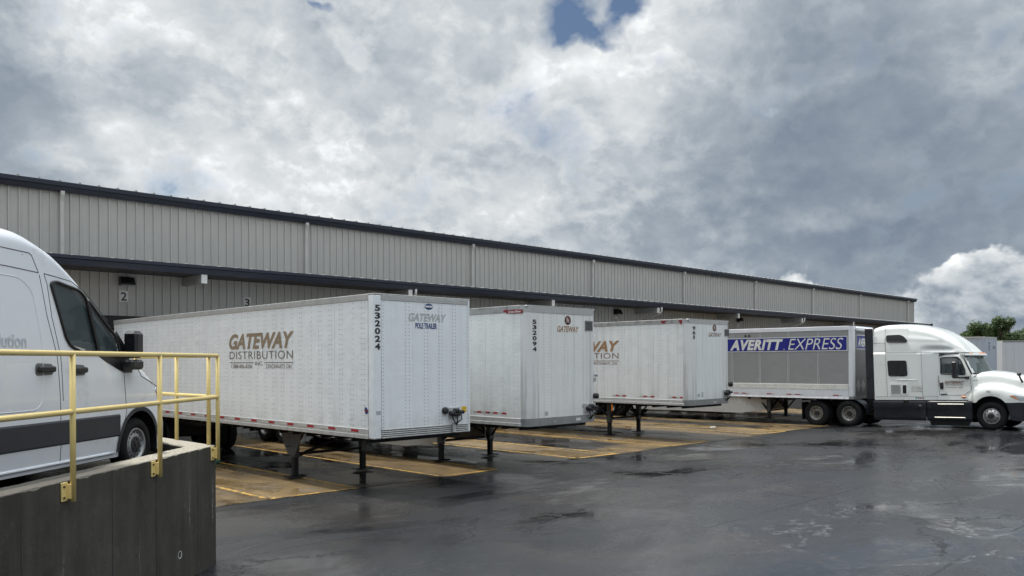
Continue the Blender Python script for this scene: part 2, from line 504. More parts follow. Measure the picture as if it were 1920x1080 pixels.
    T.put(b.inputs['Specular IOR Level'], T.mr(crack, 0.0, 1.0, 0.5, 0.12))
    T.put(b.inputs['Roughness'], rough)
    setp(b, IOR=1.36)
    hh = T.math('ADD', T.math('MULTIPLY', agg, 0.6), T.math('MULTIPLY', fine, 0.9))
    hh = T.math('MULTIPLY', hh, T.math('SUBTRACT', 1.0, T.math('MULTIPLY', pud, 0.96)))
    hh = T.math('SUBTRACT', hh, T.math('MULTIPLY', crack, 2.5))
    hh = T.math('ADD', hh, T.math('MULTIPLY', ag2, T.math('SUBTRACT', 1.2, pud)))
    n1_ = T.bump(hh, 0.26, 0.0035)
    n2_ = T.bump(T.noise(co, 1.3, 4, 0.5), 0.08, 0.02, n1_)
    T.put(b.inputs['Normal'], n2_)


asphalt_mat()


def apron_mat():
    m, T, b = new_mat('wet_concrete')
    co = T.n('ShaderNodeTexCoord').outputs['Object']
    x, y, z = T.sep(co)
    mid = T.noise(co, 0.8, 8, 0.62, 0.4)
    fine = T.noise(co, 12, 7, 0.7)
    lane = T.noise(T.vmath('MULTIPLY', co, (1.0, 0.18, 1)), 0.9, 6, 0.6)
    c = T.mix(T.mr(mid, 0.32, 0.68), (0.105, 0.070, 0.033), (0.25, 0.175, 0.088))
    c = T.mix(T.mr(lane, 0.46, 0.62, 0, 0.8), c, (0.062, 0.044, 0.024))
    c = T.mix(T.mr(T.noise(co, 0.45, 6, 0.6), 0.57, 0.66, 0, 0.75), c, (0.075, 0.062, 0.046))
    c = T.mix(T.mr(fine, 0.6, 0.75, 0, 0.3), c, (0.34, 0.28, 0.19))
    # tyre lanes between the painted islands: dark with rubber and oil, ragged edges
    wx = T.math('ADD', x, T.math('MULTIPLY', T.math('SUBTRACT', T.noise(T.vmath('MULTIPLY', co, (1, 0.35, 1)), 1.4, 6, 0.6), 0.5), 0.5))
    lane_m = None
    for (la_, lb_, ly_) in ((10.12, 12.75, 13.0), (14.40, 17.75, 13.0), (19.30, 21.75, 16.3), (24.22, 26.7, 14.4), (30.2, 31.6, 16.5), (33.0, 37.0, 15.8)):
        u_ = T.math('MULTIPLY', T.mr(wx, la_ - 0.04, la_ + 0.04), T.mr(wx, lb_ - 0.15, lb_ + 0.15, 1, 0))
        u_ = T.math('MULTIPLY', u_, T.mr(T.math('ADD', y, T.math('MULTIPLY', T.math('SUBTRACT', mid, 0.5), 2.0)), ly_, ly_ + 0.4))
        lane_m = u_ if lane_m is None else T.math('MAXIMUM', lane_m, u_)
    lane_m = T.math('MULTIPLY', lane_m, T.mr(T.noise(T.vmath('MULTIPLY', co, (1.0, 0.3, 1)), 1.7, 6, 0.62), 0.25, 0.5, 0.72, 0.97))
    c = T.mix(lane_m, c, (0.028, 0.027, 0.027))
    fx = T.math('ABSOLUTE', T.math('SUBTRACT', T.math('FRACT', T.math('DIVIDE', T.math('ADD', x, 0.6), 4.6)), 0.5))
    fy = T.math('ABSOLUTE', T.math('SUBTRACT', T.math('FRACT', T.math('DIVIDE', T.math('ADD', y, 0.3), 5.0)), 0.5))
    jt = T.math('MAXIMUM', T.mr(fx, 0.0015, 0.004, 1, 0), T.mr(fy, 0.0012, 0.003, 1, 0))
    wv = T.vmath('ADD', co, T.scale(T.vmath('SUBTRACT', T.noise(co, 1.2, 6, 0.7, color=True), (0.5, 0.5, 0.5)), 1.0))
    ck = T.math('MULTIPLY', T.mr(T.vor(wv, 0.3), 0.001, 0.005, 1, 0), T.mr(mid, 0.45, 0.55))
    jt = T.math('MAXIMUM', jt, ck)
    c = T.mix(T.math('MULTIPLY', jt, 0.8), c, (0.03, 0.025, 0.02))
    T.put(b.inputs['Base Color'], c)
    wn = T.noise(T.vmath('MULTIPLY', co, (1.3, 0.8, 1)), 0.5, 8, 0.6, 0.6)
    wet = T.mr(wn, 0.46, 0.60)
    rough = T.math('SUBTRACT', 0.46, T.math('MULTIPLY', wet, 0.38))
    rough = T.math('SUBTRACT', rough, T.math('MULTIPLY', lane_m, 0.12))
    rough = T.math('ADD', rough, T.math('MULTIPLY', T.math('SUBTRACT', fine, 0.5), 0.2), clamp=True)
    T.put(b.inputs['Roughness'], T.math('MAXIMUM', rough, 0.06))
    setp(b, IOR=1.36)
    hh = T.math('SUBTRACT', T.math('MULTIPLY', fine, T.math('SUBTRACT', 1.0, wet)), jt)
    T.put(b.inputs['Normal'], T.bump(hh, 0.3, 0.004))


apron_mat()


def line_mat():
    m, T, b = new_mat('line_paint')
    co = T.n('ShaderNodeTexCoord').outputs['Object']
    n = T.noise(co, 6, 8, 0.72)
    n2 = T.noise(co, 0.9, 4, 0.6)
    c = T.mix(T.mr(n2, 0.3, 0.7), (0.55, 0.32, 0.055), (0.68, 0.42, 0.09))
    c = T.mix(T.mr(T.math('ADD', n, T.math('MULTIPLY', T.math('SUBTRACT', n2, 0.5), 0.5)), 0.46, 0.60), c, (0.17, 0.125, 0.07))
    T.put(b.inputs['Base Color'], c)
    setp(b, Roughness=0.42, IOR=1.36)


line_mat()


def leaf_mat():
    m, T, b = new_mat('foliage')
    oi = T.n('ShaderNodeObjectInfo').outputs['Random']
    co = T.n('ShaderNodeTexCoord').outputs['Object']
    n = T.noise(co, 0.9, 4, 0.6)
    c = T.mix(T.mr(n, 0.35, 0.65), (0.036, 0.068, 0.020), (0.085, 0.135, 0.038))
    c = T.mix(T.mr(oi, 0, 1, 0, 0.35), c, (0.03, 0.075, 0.02))
    T.put(b.inputs['Base Color'], c)
    setp(b, Roughness=0.5)
    b.inputs['Transmission Weight'].default_value = 0.0
    tr = T.n('ShaderNodeBsdfTranslucent')
    T.put(tr.inputs[0], T.mix(0.5, c, (0.10, 0.17, 0.02)))
    ms = T.n('ShaderNodeMixShader')
    ms.inputs[0].default_value = 0.3
    out = T.t.nodes['Material Output']
    T.t.links.new(b.outputs[0], ms.inputs[1])
    T.t.links.new(tr.outputs[0], ms.inputs[2])
    T.t.links.new(ms.outputs[0], out.inputs[0])


leaf_mat()


# ------------------------------------------------------------------ mesh helpers
class MB:
    def __init__(self):
        self.v, self.f, self.sm = [], [], []

    def add(self, verts, faces, smooth=False, M=None):
        o = len(self.v)
        if M is not None:
            verts = [tuple(M @ Vector(p)) for p in verts]
        self.v += [tuple(p) for p in verts]
        self.f += [tuple(i + o for i in f) for f in faces]
        self.sm += [smooth] * len(faces)
        return self

    def box(self, x0, x1, y0, y1, z0, z1, M=None):
        v = [(x, y, z) for z in (z0, z1) for y in (y0, y1) for x in (x0, x1)]
        return self.add(v, [(0, 2, 3, 1), (4, 5, 7, 6), (0, 1, 5, 4), (2, 6, 7, 3), (0, 4, 6, 2), (1, 3, 7, 5)], False, M)

    def bbox(self, x0, x1, y0, y1, z0, z1, c=0.01, M=None):
        """box with chamfered edges"""
        c = min(c, (x1 - x0) / 2.01, (y1 - y0) / 2.01, (z1 - z0) / 2.01)
        v = []
        idx = {}
        for sx in (0, 1):
            for sy in (0, 1):
                for sz in (0, 1):
                    X, Y, Z = (x0, x1)[sx], (y0, y1)[sy], (z0, z1)[sz]
                    dx, dy, dz = (c, -c)[sx], (c, -c)[sy], (c, -c)[sz]
                    idx[(sx, sy, sz, 'x')] = len(v); v.append((X, Y + dy, Z + dz))
                    idx[(sx, sy, sz, 'y')] = len(v); v.append((X + dx, Y, Z + dz))
                    idx[(sx, sy, sz, 'z')] = len(v); v.append((X + dx, Y + dy, Z))
        q = [(0, 0), (1, 0), (1, 1), (0, 1)]
        f = []
        for s in (0, 1):
            a = [idx[(s, p[0], p[1], 'x')] for p in q]
            f.append(a if s else a[::-1])
            a = [idx[(p[1], s, p[0], 'y')] for p in q]
            f.append(a if s else a[::-1])
            a = [idx[(p[0], p[1], s, 'z')] for p in q]
            f.append(a if s else a[::-1])
        for s in (0, 1):
            for t in (0, 1):
                e = [idx[(0, s, t, 'y')], idx[(1, s, t, 'y')], idx[(1, s, t, 'z')], idx[(0, s, t, 'z')]]
                f.append(e if s == t else e[::-1])
                e = [idx[(s, 0, t, 'z')], idx[(s, 1, t, 'z')], idx[(s, 1, t, 'x')], idx[(s, 0, t, 'x')]]
                f.append(e if s == t else e[::-1])
                e = [idx[(s, t, 0, 'x')], idx[(s, t, 1, 'x')], idx[(s, t, 1, 'y')], idx[(s, t, 0, 'y')]]
                f.append(e if s == t else e[::-1])
        for sx in (0, 1):
            for sy in (0, 1):
                for sz in (0, 1):
                    t = [idx[(sx, sy, sz, k)] for k in 'xyz']
                    f.append(t if (sx + sy + sz) % 2 else t[::-1])
        return self.add(v, f, False, M)

    def tube(self, pts, r, n=10, caps=True, smooth=True):
        pts = [Vector(p) for p in pts]
        rr = r if isinstance(r, (list, tuple)) else [r] * len(pts)
        rings = []
        prev = None
        for i, p in enumerate(pts):
            if i == 0:
                d = pts[1] - p
            elif i == len(pts) - 1:
                d = p - pts[-2]
            else:
                d = (pts[i + 1] - p).normalized() + (p - pts[i - 1]).normalized()
            d.normalize()
            ref = Vector((0, 0, 1)) if abs(d.z) < 0.9 else Vector((1, 0, 0))
            if prev is not None and abs(prev.dot(d)) < 0.99:
                ref = prev
            a = d.cross(ref).normalized()
            bb = d.cross(a).normalized()
            prev = ref
            rings.append([p + (a * math.cos(2 * math.pi * k / n) + bb * math.sin(2 * math.pi * k / n)) * rr[i] for k in range(n)])
        v = [q for ring in rings for q in ring]
        f = []
        for i in range(len(pts) - 1):
            for k in range(n):
                k2 = (k + 1) % n
                f.append((i * n + k, i * n + k2, (i + 1) * n + k2, (i + 1) * n + k))
        self.add(v, f, smooth)
        if caps:
            o = len(self.v) - len(v)
            self.f += [tuple(o + k for k in range(n))[::-1], tuple(o + (len(pts) - 1) * n + k for k in range(n))]
            self.sm += [False, False]
        return self

    def lathe(self, prof, axis_o, axis='y', n=32, smooth=True, M=None):
        """prof: list of (radius, offset along axis)"""
        v = []
        for r, h in prof:
            for k in range(n):
                a = 2 * math.pi * k / n
                if axis == 'y':
                    v.append((axis_o[0] + r * math.cos(a), axis_o[1] + h, axis_o[2] + r * math.sin(a)))
                elif axis == 'x':
                    v.append((axis_o[0] + h, axis_o[1] + r * math.cos(a), axis_o[2] + r * math.sin(a)))
                else:
                    v.append((axis_o[0] + r * math.cos(a), axis_o[1] + r * math.sin(a), axis_o[2] + h))
        f = []
        for i in range(len(prof) - 1):
            for k in range(n):
                k2 = (k + 1) % n
                f.append((i * n + k, i * n + k2, (i + 1) * n + k2, (i + 1) * n + k))
        return self.add(v, f, smooth, M)

    def prism(self, poly, h0, h1, plane='xz', M=None):
        """extrude a 2D polygon; plane xz -> along y, yz -> along x, xy -> along z"""
        n = len(poly)
        v = []
        for h in (h0, h1):
            for a, b in poly:
                v.append({'xz': (a, h, b), 'yz': (h, a, b), 'xy': (a, b, h)}[plane])
        f = [tuple(range(n)), tuple(range(2 * n - 1, n - 1, -1))]
        for i in range(n):
            j = (i + 1) % n
            f.append((i, i + n, j + n, j))
        return self.add(v, f, False, M)

    def mesh(self, name, mat):
        me = bpy.data.meshes.new(name)
        me.from_pydata(self.v, [], self.f)
        me.polygons.foreach_set('use_smooth', self.sm)
        if mat:
            me.materials.append(MATS[mat])
        me.validate()
        me.update()
        return me

    def build(self, name, mat, parent=None, loc=(0, 0, 0), rot=(0, 0, 0), fix=True):
        me = self.mesh(name, mat)
        if fix:
            fix_normals(me)
        return link(name, me, parent, loc, rot)


def fix_normals(me):
    import bmesh
    bm = bmesh.new()
    bm.from_mesh(me)
    bmesh.ops.recalc_face_normals(bm, faces=bm.faces)
    bm.to_mesh(me)
    bm.free()


def link(name, me, parent=None, loc=(0, 0, 0), rot=(0, 0, 0)):
    o = bpy.data.objects.new(name, me)
    COL.objects.link(o)
    o.location = loc
    o.rotation_euler = rot
    if parent is not None:
        o.parent = parent
    return o


def tag(o, label=None, cat=None, group=None, kind=None):
    if label:
        o['label'] = label
    if cat:
        o['category'] = cat
    if group:
        o['group'] = group
    if kind:
        o['kind'] = kind
    return o


def thing(name, label, cat, loc=(0, 0, 0), rz=0.0, group=None):
    o = bpy.data.objects.new(name, None)
    o.empty_display_size = 0.3
    COL.objects.link(o)
    o.location = loc
    o.rotation_euler = (0, 0, rz)
    return tag(o, label, cat, group)


def rivet_mb(points, normal_axis, r=0.011, h=0.004, n=6):
    """points on a face; little domed heads pointing along -x, -y ..."""
    mb = MB()
    ax, sg = normal_axis[1], -1 if normal_axis[0] == '-' else 1
    v, f = [], []
    for p in points:
        o = len(v)
        for rr, hh in ((r, 0), (r * 0.6, h)):
            for k in range(n):
                a = 2 * math.pi * k / n
                ca, sa = rr * math.cos(a), rr * math.sin(a)
                if ax == 'x':
                    v.append((p[0] + sg * hh, p[1] + ca, p[2] + sa))
                elif ax == 'y':
                    v.append((p[0] + ca, p[1] + sg * hh, p[2] + sa))
                else:
                    v.append((p[0] + ca, p[1] + sa, p[2] + sg * hh))
        for k in range(n):
            k2 = (k + 1) % n
            f.append((o + k, o + k2, o + n + k2, o + n + k))
        f.append(tuple(o + n + k for k in range(n)))
    mb.v, mb.f, mb.sm = v, f, [False] * len(f)
    return mb


# ---- lettering: real letter shapes, laid flat on a surface
_txt = {}


def text_geo(s, bold=0.0, shear=0.0, spacing=1.0):
    key = (s, bold, shear, spacing)
    if key in _txt:
        return _txt[key]
    cu = bpy.data.curves.new('lettering', 'FONT')
    cu.body = s
    cu.size = 1.0
    cu.offset = bold
    cu.shear = shear
    cu.space_character = spacing
    cu.resolution_u = 4
    cu.fill_mode = 'FRONT'
    o = bpy.data.objects.new('lettering', cu)
    COL.objects.link(o)
    dg = bpy.context.evaluated_depsgraph_get()
    me = bpy.data.meshes.new_from_object(o.evaluated_get(dg))
    vs = [(v.co.x, v.co.y) for v in me.vertices]
    fs = [tuple(p.vertices) for p in me.polygons]
    bpy.data.objects.remove(o)
    bpy.data.curves.remove(cu)
    bpy.data.meshes.remove(me)
    x0 = min(v[0] for v in vs); x1 = max(v[0] for v in vs)
    y0 = min(v[1] for v in vs); y1 = max(v[1] for v in vs)
    vs = [((x - x0) / (x1 - x0), (y - y0) / (y1 - y0)) for x, y in vs]
    _txt[key] = (vs, fs, (x1 - x0) / (y1 - y0))
    return _txt[key]


def add_text(mb, s, org, right, up, w, h, bold=0.0, shear=0.0, spacing=1.0, thick=0.0015):
    vs, fs, asp = text_geo(s, bold, shear, spacing)
    org, right, up = Vector(org), Vector(right).normalized(), Vector(up).normalized()
    nrm = right.cross(up)
    if w is None:
        w = asp * h
    pts = [org + right * (x * w) + up * (y * h) + nrm * thick for x, y in vs]
    mb.add(pts, fs)
    return mb


def text(parent, mat, s, org, right, up, w, h, bold=0.0, shear=0.0, spacing=1.0, name='lettering', label=None):
    mb = add_text(MB(), s, org, right, up, w, h, bold, shear, spacing)
    o = mb.build(name, mat, parent, fix=False)
    if label:
        o['label'] = label
    return o


# ================================================================== GROUND
g = MB()
g.add([(-900, -900, 0), (1500, -900, 0), (1500, 1500, 0), (-900, 1500, 0)], [(0, 1, 2, 3)])
tag(g.build('asphalt_yard', 'wet_asphalt'), kind='structure')

def sst(t):
    t = max(0.0, min(1.0, t))
    return t * t * (3 - 2 * t)


mr_b = MB()
nxg, nyg = 44, 40
v, f = [], []
for i in range(nxg + 1):
    for j in range(nyg + 1):
        x = 26 + 40 * i / nxg
        y = -8 + 22.7 * j / nyg
        v.append((x, y, 0.0025 + 0.165 * sst((x - 26) / 6.5) * sst((14.7 - y) / 5.2) * sst((66 - x) / 14) * sst((y + 8) / 9)))
f = [(i * (nyg + 1) + j, (i + 1) * (nyg + 1) + j, (i + 1) * (nyg + 1) + j + 1, i * (nyg + 1) + j + 1) for i in range(nxg) for j in range(nyg)]
mr_b.add(v, f, True)
tag(mr_b.build('asphalt_rise', 'wet_asphalt', fix=False), kind='structure')

AP0 = 15.03                       # front edge of the concrete apron
ap = MB()
N = 240
pts = []
for i in range(N + 1):
    x = -12 + (98 + 12) * i / N
    pts.append((x, AP0 + 0.05 * math.sin(x * 0.9) + random.uniform(-0.04, 0.04)))
v = [(x, y, 0.004) for x, y in pts] + [(x, 31, 0.004) for x, y in pts]
ap.add(v, [(i, i + 1, N + 2 + i, N + 1 + i) for i in range(N)])
apron = tag(ap.build('concrete_apron', 'wet_concrete'), kind='structure')


def line_strip(p, q, w=0.10):
    p, q = Vector((*p, 0)), Vector((*q, 0))
    d = (q - p)
    L = d.length
    d.normalize()
    s = Vector((-d.y, d.x, 0)) * w / 2
    mb = MB()
    n = max(2, int(L / 0.25))
    v, f = [], []
    for i in range(n + 1):
        c = p + d * (L * i / n)
        j1, j2 = random.uniform(0.88, 1.08), random.uniform(0.88, 1.08)
        v += [tuple(c + s * j1 + Vector((0, 0, 0.008))), tuple(c - s * j2 + Vector((0, 0, 0.008)))]
    f = [(2 * i, 2 * i + 1, 2 * i + 3, 2 * i + 2) for i in range(n)]
    mb.add(v, f)
    return mb.build('painted_line', 'line_paint', apron)


for (xa, xb) in ((3.6, 5.3), (8.12, 10.16), (12.60, 14.36), (17.55, 19.20), (22.12, 24.14), (28.05, 29.55), (37.3, 38.9), (42.0, 43.6)):
    ya = AP0 + 0.07
    line_strip((xa, ya + 0.02), (xa, 29.2))
    line_strip((xb, ya - 0.02), (xb, 29.2))
    line_strip((xa - 0.05, ya + 0.05), (xb + 0.05, ya - 0.05))

# ================================================================== WAREHOUSE
D = 30.0
X0, X1 = -15.0, 85.7
ZC = 6.16                          # canopy top edge
ZU = 8.44                          # top of the upper cladding
OV = 1.6                           # canopy overhang
wh = thing('warehouse', 'long low warehouse with beige ribbed metal cladding, navy roof edge and dock canopy', 'warehouse', (0, 0, 0))


def ribbed_panel(w, z0, z1):
    """one cladding sheet: three trapezoid ribs and shallow stiffeners between"""
    p = w / 3
    prof = []
    for k in range(3):
        b = k * p
        prof += [(b + 0.000, 0), (b + 0.012, -0.045), (b + 0.056, -0.045), (b + 0.068, 0),
                 (b + 0.068 + (p - 0.068) / 3 - 0.012, 0), (b + 0.068 + (p - 0.068) / 3, -0.004), (b + 0.068 + (p - 0.068) / 3 + 0.012, 0),
                 (b + 0.068 + 2 * (p - 0.068) / 3 - 0.012, 0), (b + 0.068 + 2 * (p - 0.068) / 3, -0.004), (b + 0.068 + 2 * (p - 0.068) / 3 + 0.012, 0)]
    prof.append((w - 0.003, 0))
    n = len(prof)
    v = [(x, y, z0) for x, y in prof] + [(x, y, z1) for x, y in prof]
    f = [(i, i + 1, n + i + 1, n + i) for i in range(n - 1)]
    return MB().add(v, f)


PW = 9.144 / 10
me_up = ribbed_panel(PW, ZC + 0.02, ZU).mesh('wall_panel', 'wall_beige')
me_lo = ribbed_panel(PW, 0.0, ZC + 0.02).mesh('wall_panel', 'wall_beige')
npan = int((X1 - X0) / PW)
for i in range(npan):
    x = X1 - (i + 1) * PW
    link('wall_panel', me_up, wh, (x, D, 0))
    link('wall_panel', me_lo, wh, (x, D - 0.002, 0))
MB().box(X0, X1, D + 0.03, D + 0.25, 0, ZU + 0.1).box(X1 - 0.25, X1, D + 0.25, D + 45, 0, ZU + 0.1).build('wall', 'wall_beige', wh)
MB().box(X1 - 0.02, X1 + 0.02, D - 0.05, D + 0.2, 0, ZU + 0.05).build('corner_trim', 'pipe_beige', wh)
# roof, eave gutter/fascia with a stepped profile
MB().prism([(D - 0.10, ZU + 0.26), (D + 45, ZU + 2.0), (D + 45, ZU + 1.9), (D - 0.02, ZU + 0.15)], X0, X1 + 0.25, 'yz').build('roof', 'roof_metal', wh)
MB().prism([(D - 0.24, ZU + 0.30), (D - 0.10, ZU + 0.30), (D - 0.06, ZU - 0.02), (D - 0.12, ZU - 0.03), (D - 0.16, ZU + 0.02), (D - 0.20, ZU + 0.13), (D - 0.25, ZU + 0.16)], X0, X1 + 0.32, 'yz').build('roof_gutter', 'navy_trim', wh)
seam = MB().prism([(0, 0.0), (0.03, 0.055), (0.08, 0.055), (0.11, 0)], -0.03, 3.0, 'xz')
seam_me = seam.mesh('roof_seam', 'roof_metal')
fix_normals(seam_me)
nx = int((X1 - X0) / 0.61)
for i in range(nx):
    o = link('roof_seam', seam_me, wh, (X0 + 0.3 + i * 0.61, D - 0.22, ZU + 0.29))
    o.rotation_euler = (R(2.2), 0, 0)
# canopy
YC = D - OV
MB().prism([(YC, ZC), (YC, ZC - 0.05), (D - 0.04, ZC + 0.03), (D - 0.04, ZC + 0.09)], X0, X1, 'yz').build('canopy_roof', 'roof_metal', wh)
MB().prism([(YC - 0.14, ZC + 0.005), (YC - 0.01, ZC + 0.02), (YC - 0.01, ZC - 0.30), (YC - 0.06, ZC - 0.31), (YC - 0.09, ZC - 0.20), (YC - 0.10, ZC - 0.12), (YC - 0.15, ZC - 0.10)], X0, X1 - 0.2, 'yz').build('canopy_gutter', 'navy_trim', wh)
MB().box(X0, X1 - 0.25, YC + 0.0, D - 0.05, ZC - 0.30, ZC - 0.27).build('soffit', 'soffit', wh)
cs = MB().prism([(0, 0.0), (0.02, 0.03), (0.07, 0.03), (0.09, 0)], 0, OV - 0.05, 'xz').mesh('canopy_seam', 'aluminium_light')
fix_normals(cs)
for i in range(nx):
    o = link('canopy_seam', cs, wh, (X0 + 0.3 + i * 0.61, YC - 0.1, ZC + 0.008))
    o.rotation_euler = (R(2.9), 0, 0)
MB().box(X1 - 0.20, X1 + 0.02, YC - 0.18, D + 0.0, ZC - 0.30, ZC + 0.05).build('canopy_end_cap', 'trim_black', wh)
# downspouts on the upper wall
dsm = MB()
dsm.bbox(-0.06, 0.06, D - 0.14, D - 0.045, ZC + 0.12, ZU - 0.30, 0.012)
dsm.prism([(D - 0.045, ZU - 0.32), (D - 0.14, ZU - 0.32), (D - 0.22, ZU - 0.12), (D - 0.22, ZU + 0.0), (D - 0.11, ZU + 0.0), (D - 0.11, ZU - 0.10)], -0.06, 0.06, 'yz')
for z in (ZU - 0.32, ZU - 1.0, ZU - 1.7):
    dsm.box(-0.066, 0.066, D - 0.146, D - 0.04, z - 0.012, z + 0.012)
ds_me = dsm.mesh('downspout', 'pipe_beige')
fix_normals(ds_me)
shoe = MB().box(-0.09, 0.16, D - 0.28, D - 0.05, ZC + 0.05, ZC + 0.13).mesh('downspout_shoe', 'trim_black')
fix_normals(shoe)
xs = [8.63 + 9.144 * k for k in range(-2, 8)] + [83.9]
for x in xs:
    link('downspout', ds_me, wh, (x, 0, 0))
    link('downspout_shoe', shoe, wh, (x, 0, 0))
# cantilever beams under the canopy
bm_ = MB()
bm_.box(-0.10, 0.10, YC - 0.02, D - 0.03, ZC - 0.62, ZC - 0.30)
beam_me = bm_.mesh('canopy_beam', 'beam_paint'); fix_normals(beam_me)
be_ = MB().box(-0.105, 0.105, YC - 0.045, YC - 0.022, ZC - 0.62, ZC - 0.31).mesh('beam_end_plate', 'plate_grey'); fix_normals(be_)
xb_list = [12.78 + 9.144 * k for k in range(-3, 8)]
for x in xb_list:
    b_ = link('canopy_beam', beam_me, wh, (x, 0, 0))
    link('beam_end_plate', be_, b_)
for x in (xb_list[6], xb_list[8], xb_list[4]):
    MB().tube([(x + 0.26, YC - 0.08, ZC - 0.28), (x + 0.26, YC - 0.08, ZC - 0.52), (x + 0.24, YC + 0.05, ZC - 0.66), (x + 0.16, YC + 0.35, ZC - 0.74), (x + 0.05, D - 0.25, ZC - 1.12), (x + 0.05, D - 0.09, ZC - 1.25), (x + 0.05, D - 0.09, 0.3)], 0.055, 8).build('canopy_downpipe', 'pipe_beige', wh)
# dock doors, shelters
DOORX = lambda i: 10.6 + 4.6 * (i - 2)
for i in range(1, 17):
    x = DOORX(i)
    s = MB()
    s.bbox(x - 1.75, x - 1.32, D - 0.62, D - 0.05, 1.1, 4.35, 0.02)
    s.bbox(x + 1.32, x + 1.75, D - 0.62, D - 0.05, 1.1, 4.35, 0.02)
    s.bbox(x - 1.32, x + 1.32, D - 0.62, D - 0.05, 3.9, 4.35, 0.02)
    so = s.build('dock_shelter', 'shelter_black', wh)
    for k in range(5):
        MB().box(x - 1.3, x + 1.3, D - 0.09, D - 0.05, 1.22 + k * 0.54, 1.22 + (k + 1) * 0.54 - 0.012).build('door_panel', 'door_grey', so)
    MB().bbox(x - 1.1, x - 0.75, D - 0.25, D - 0.05, 0.75, 1.15, 0.02).bbox(x + 0.75, x + 1.1, D - 0.25, D - 0.05, 0.75, 1.15, 0.02).build('dock_bumper', 'rubber', so)

# door numbers and lights hang on the building
for i in range(1, 14):
    x = DOORX(i)
    if i in (2, 3, 8, 11):
        lab = {2: 'white number plate reading 2 below the wall light beside the van', 3: 'white number plate reading 3 half hidden by the long white trailer roof',
               8: 'number plate on the wall just above the third white trailer, only its top showing', 11: 'number plate reading 11 beside the grey trailer with the blue banner'}[i]
        t = thing('number_plate', lab, 'number sign', (x, D - 0.045, 4.86), 0, 'dock door number plates')
        wpl = 0.30 if i < 10 else 0.42
        MB().bbox(-wpl / 2, wpl / 2, -0.012, 0.0, 0, 0.40, 0.003).build('plate', 'plate_grey', t)
        text(t, 'letter_black', str(i), (-wpl / 2 + 0.05, -0.013, 0.05), (1, 0, 0), (0, 0, 1), wpl - 0.10, 0.30, 0.02)
for i, lab in ((2, 'dark wall light above number plate 2, left of the beam end'), (8, 'dark wall light above the third white trailer roof'),
               (11, 'dark wall light above number plate 11 near the grey trailer')):
    x = DOORX(i) + 0.07
    t = thing('wall_light', lab, 'wall light', (x, D - 0.04, 5.43), 0, 'wall lights under the canopy')
    MB().prism([(0, 0.0), (-0.30, 0.02), (-0.30, 0.06), (-0.16, 0.30), (0, 0.30)], -0.235, 0.235, 'yz').build('housing', 'trim_black', t)
    MB().box(-0.20, 0.20, -0.28, -0.05, -0.006, 0.008).build('lens', 'lamp_glass', t)


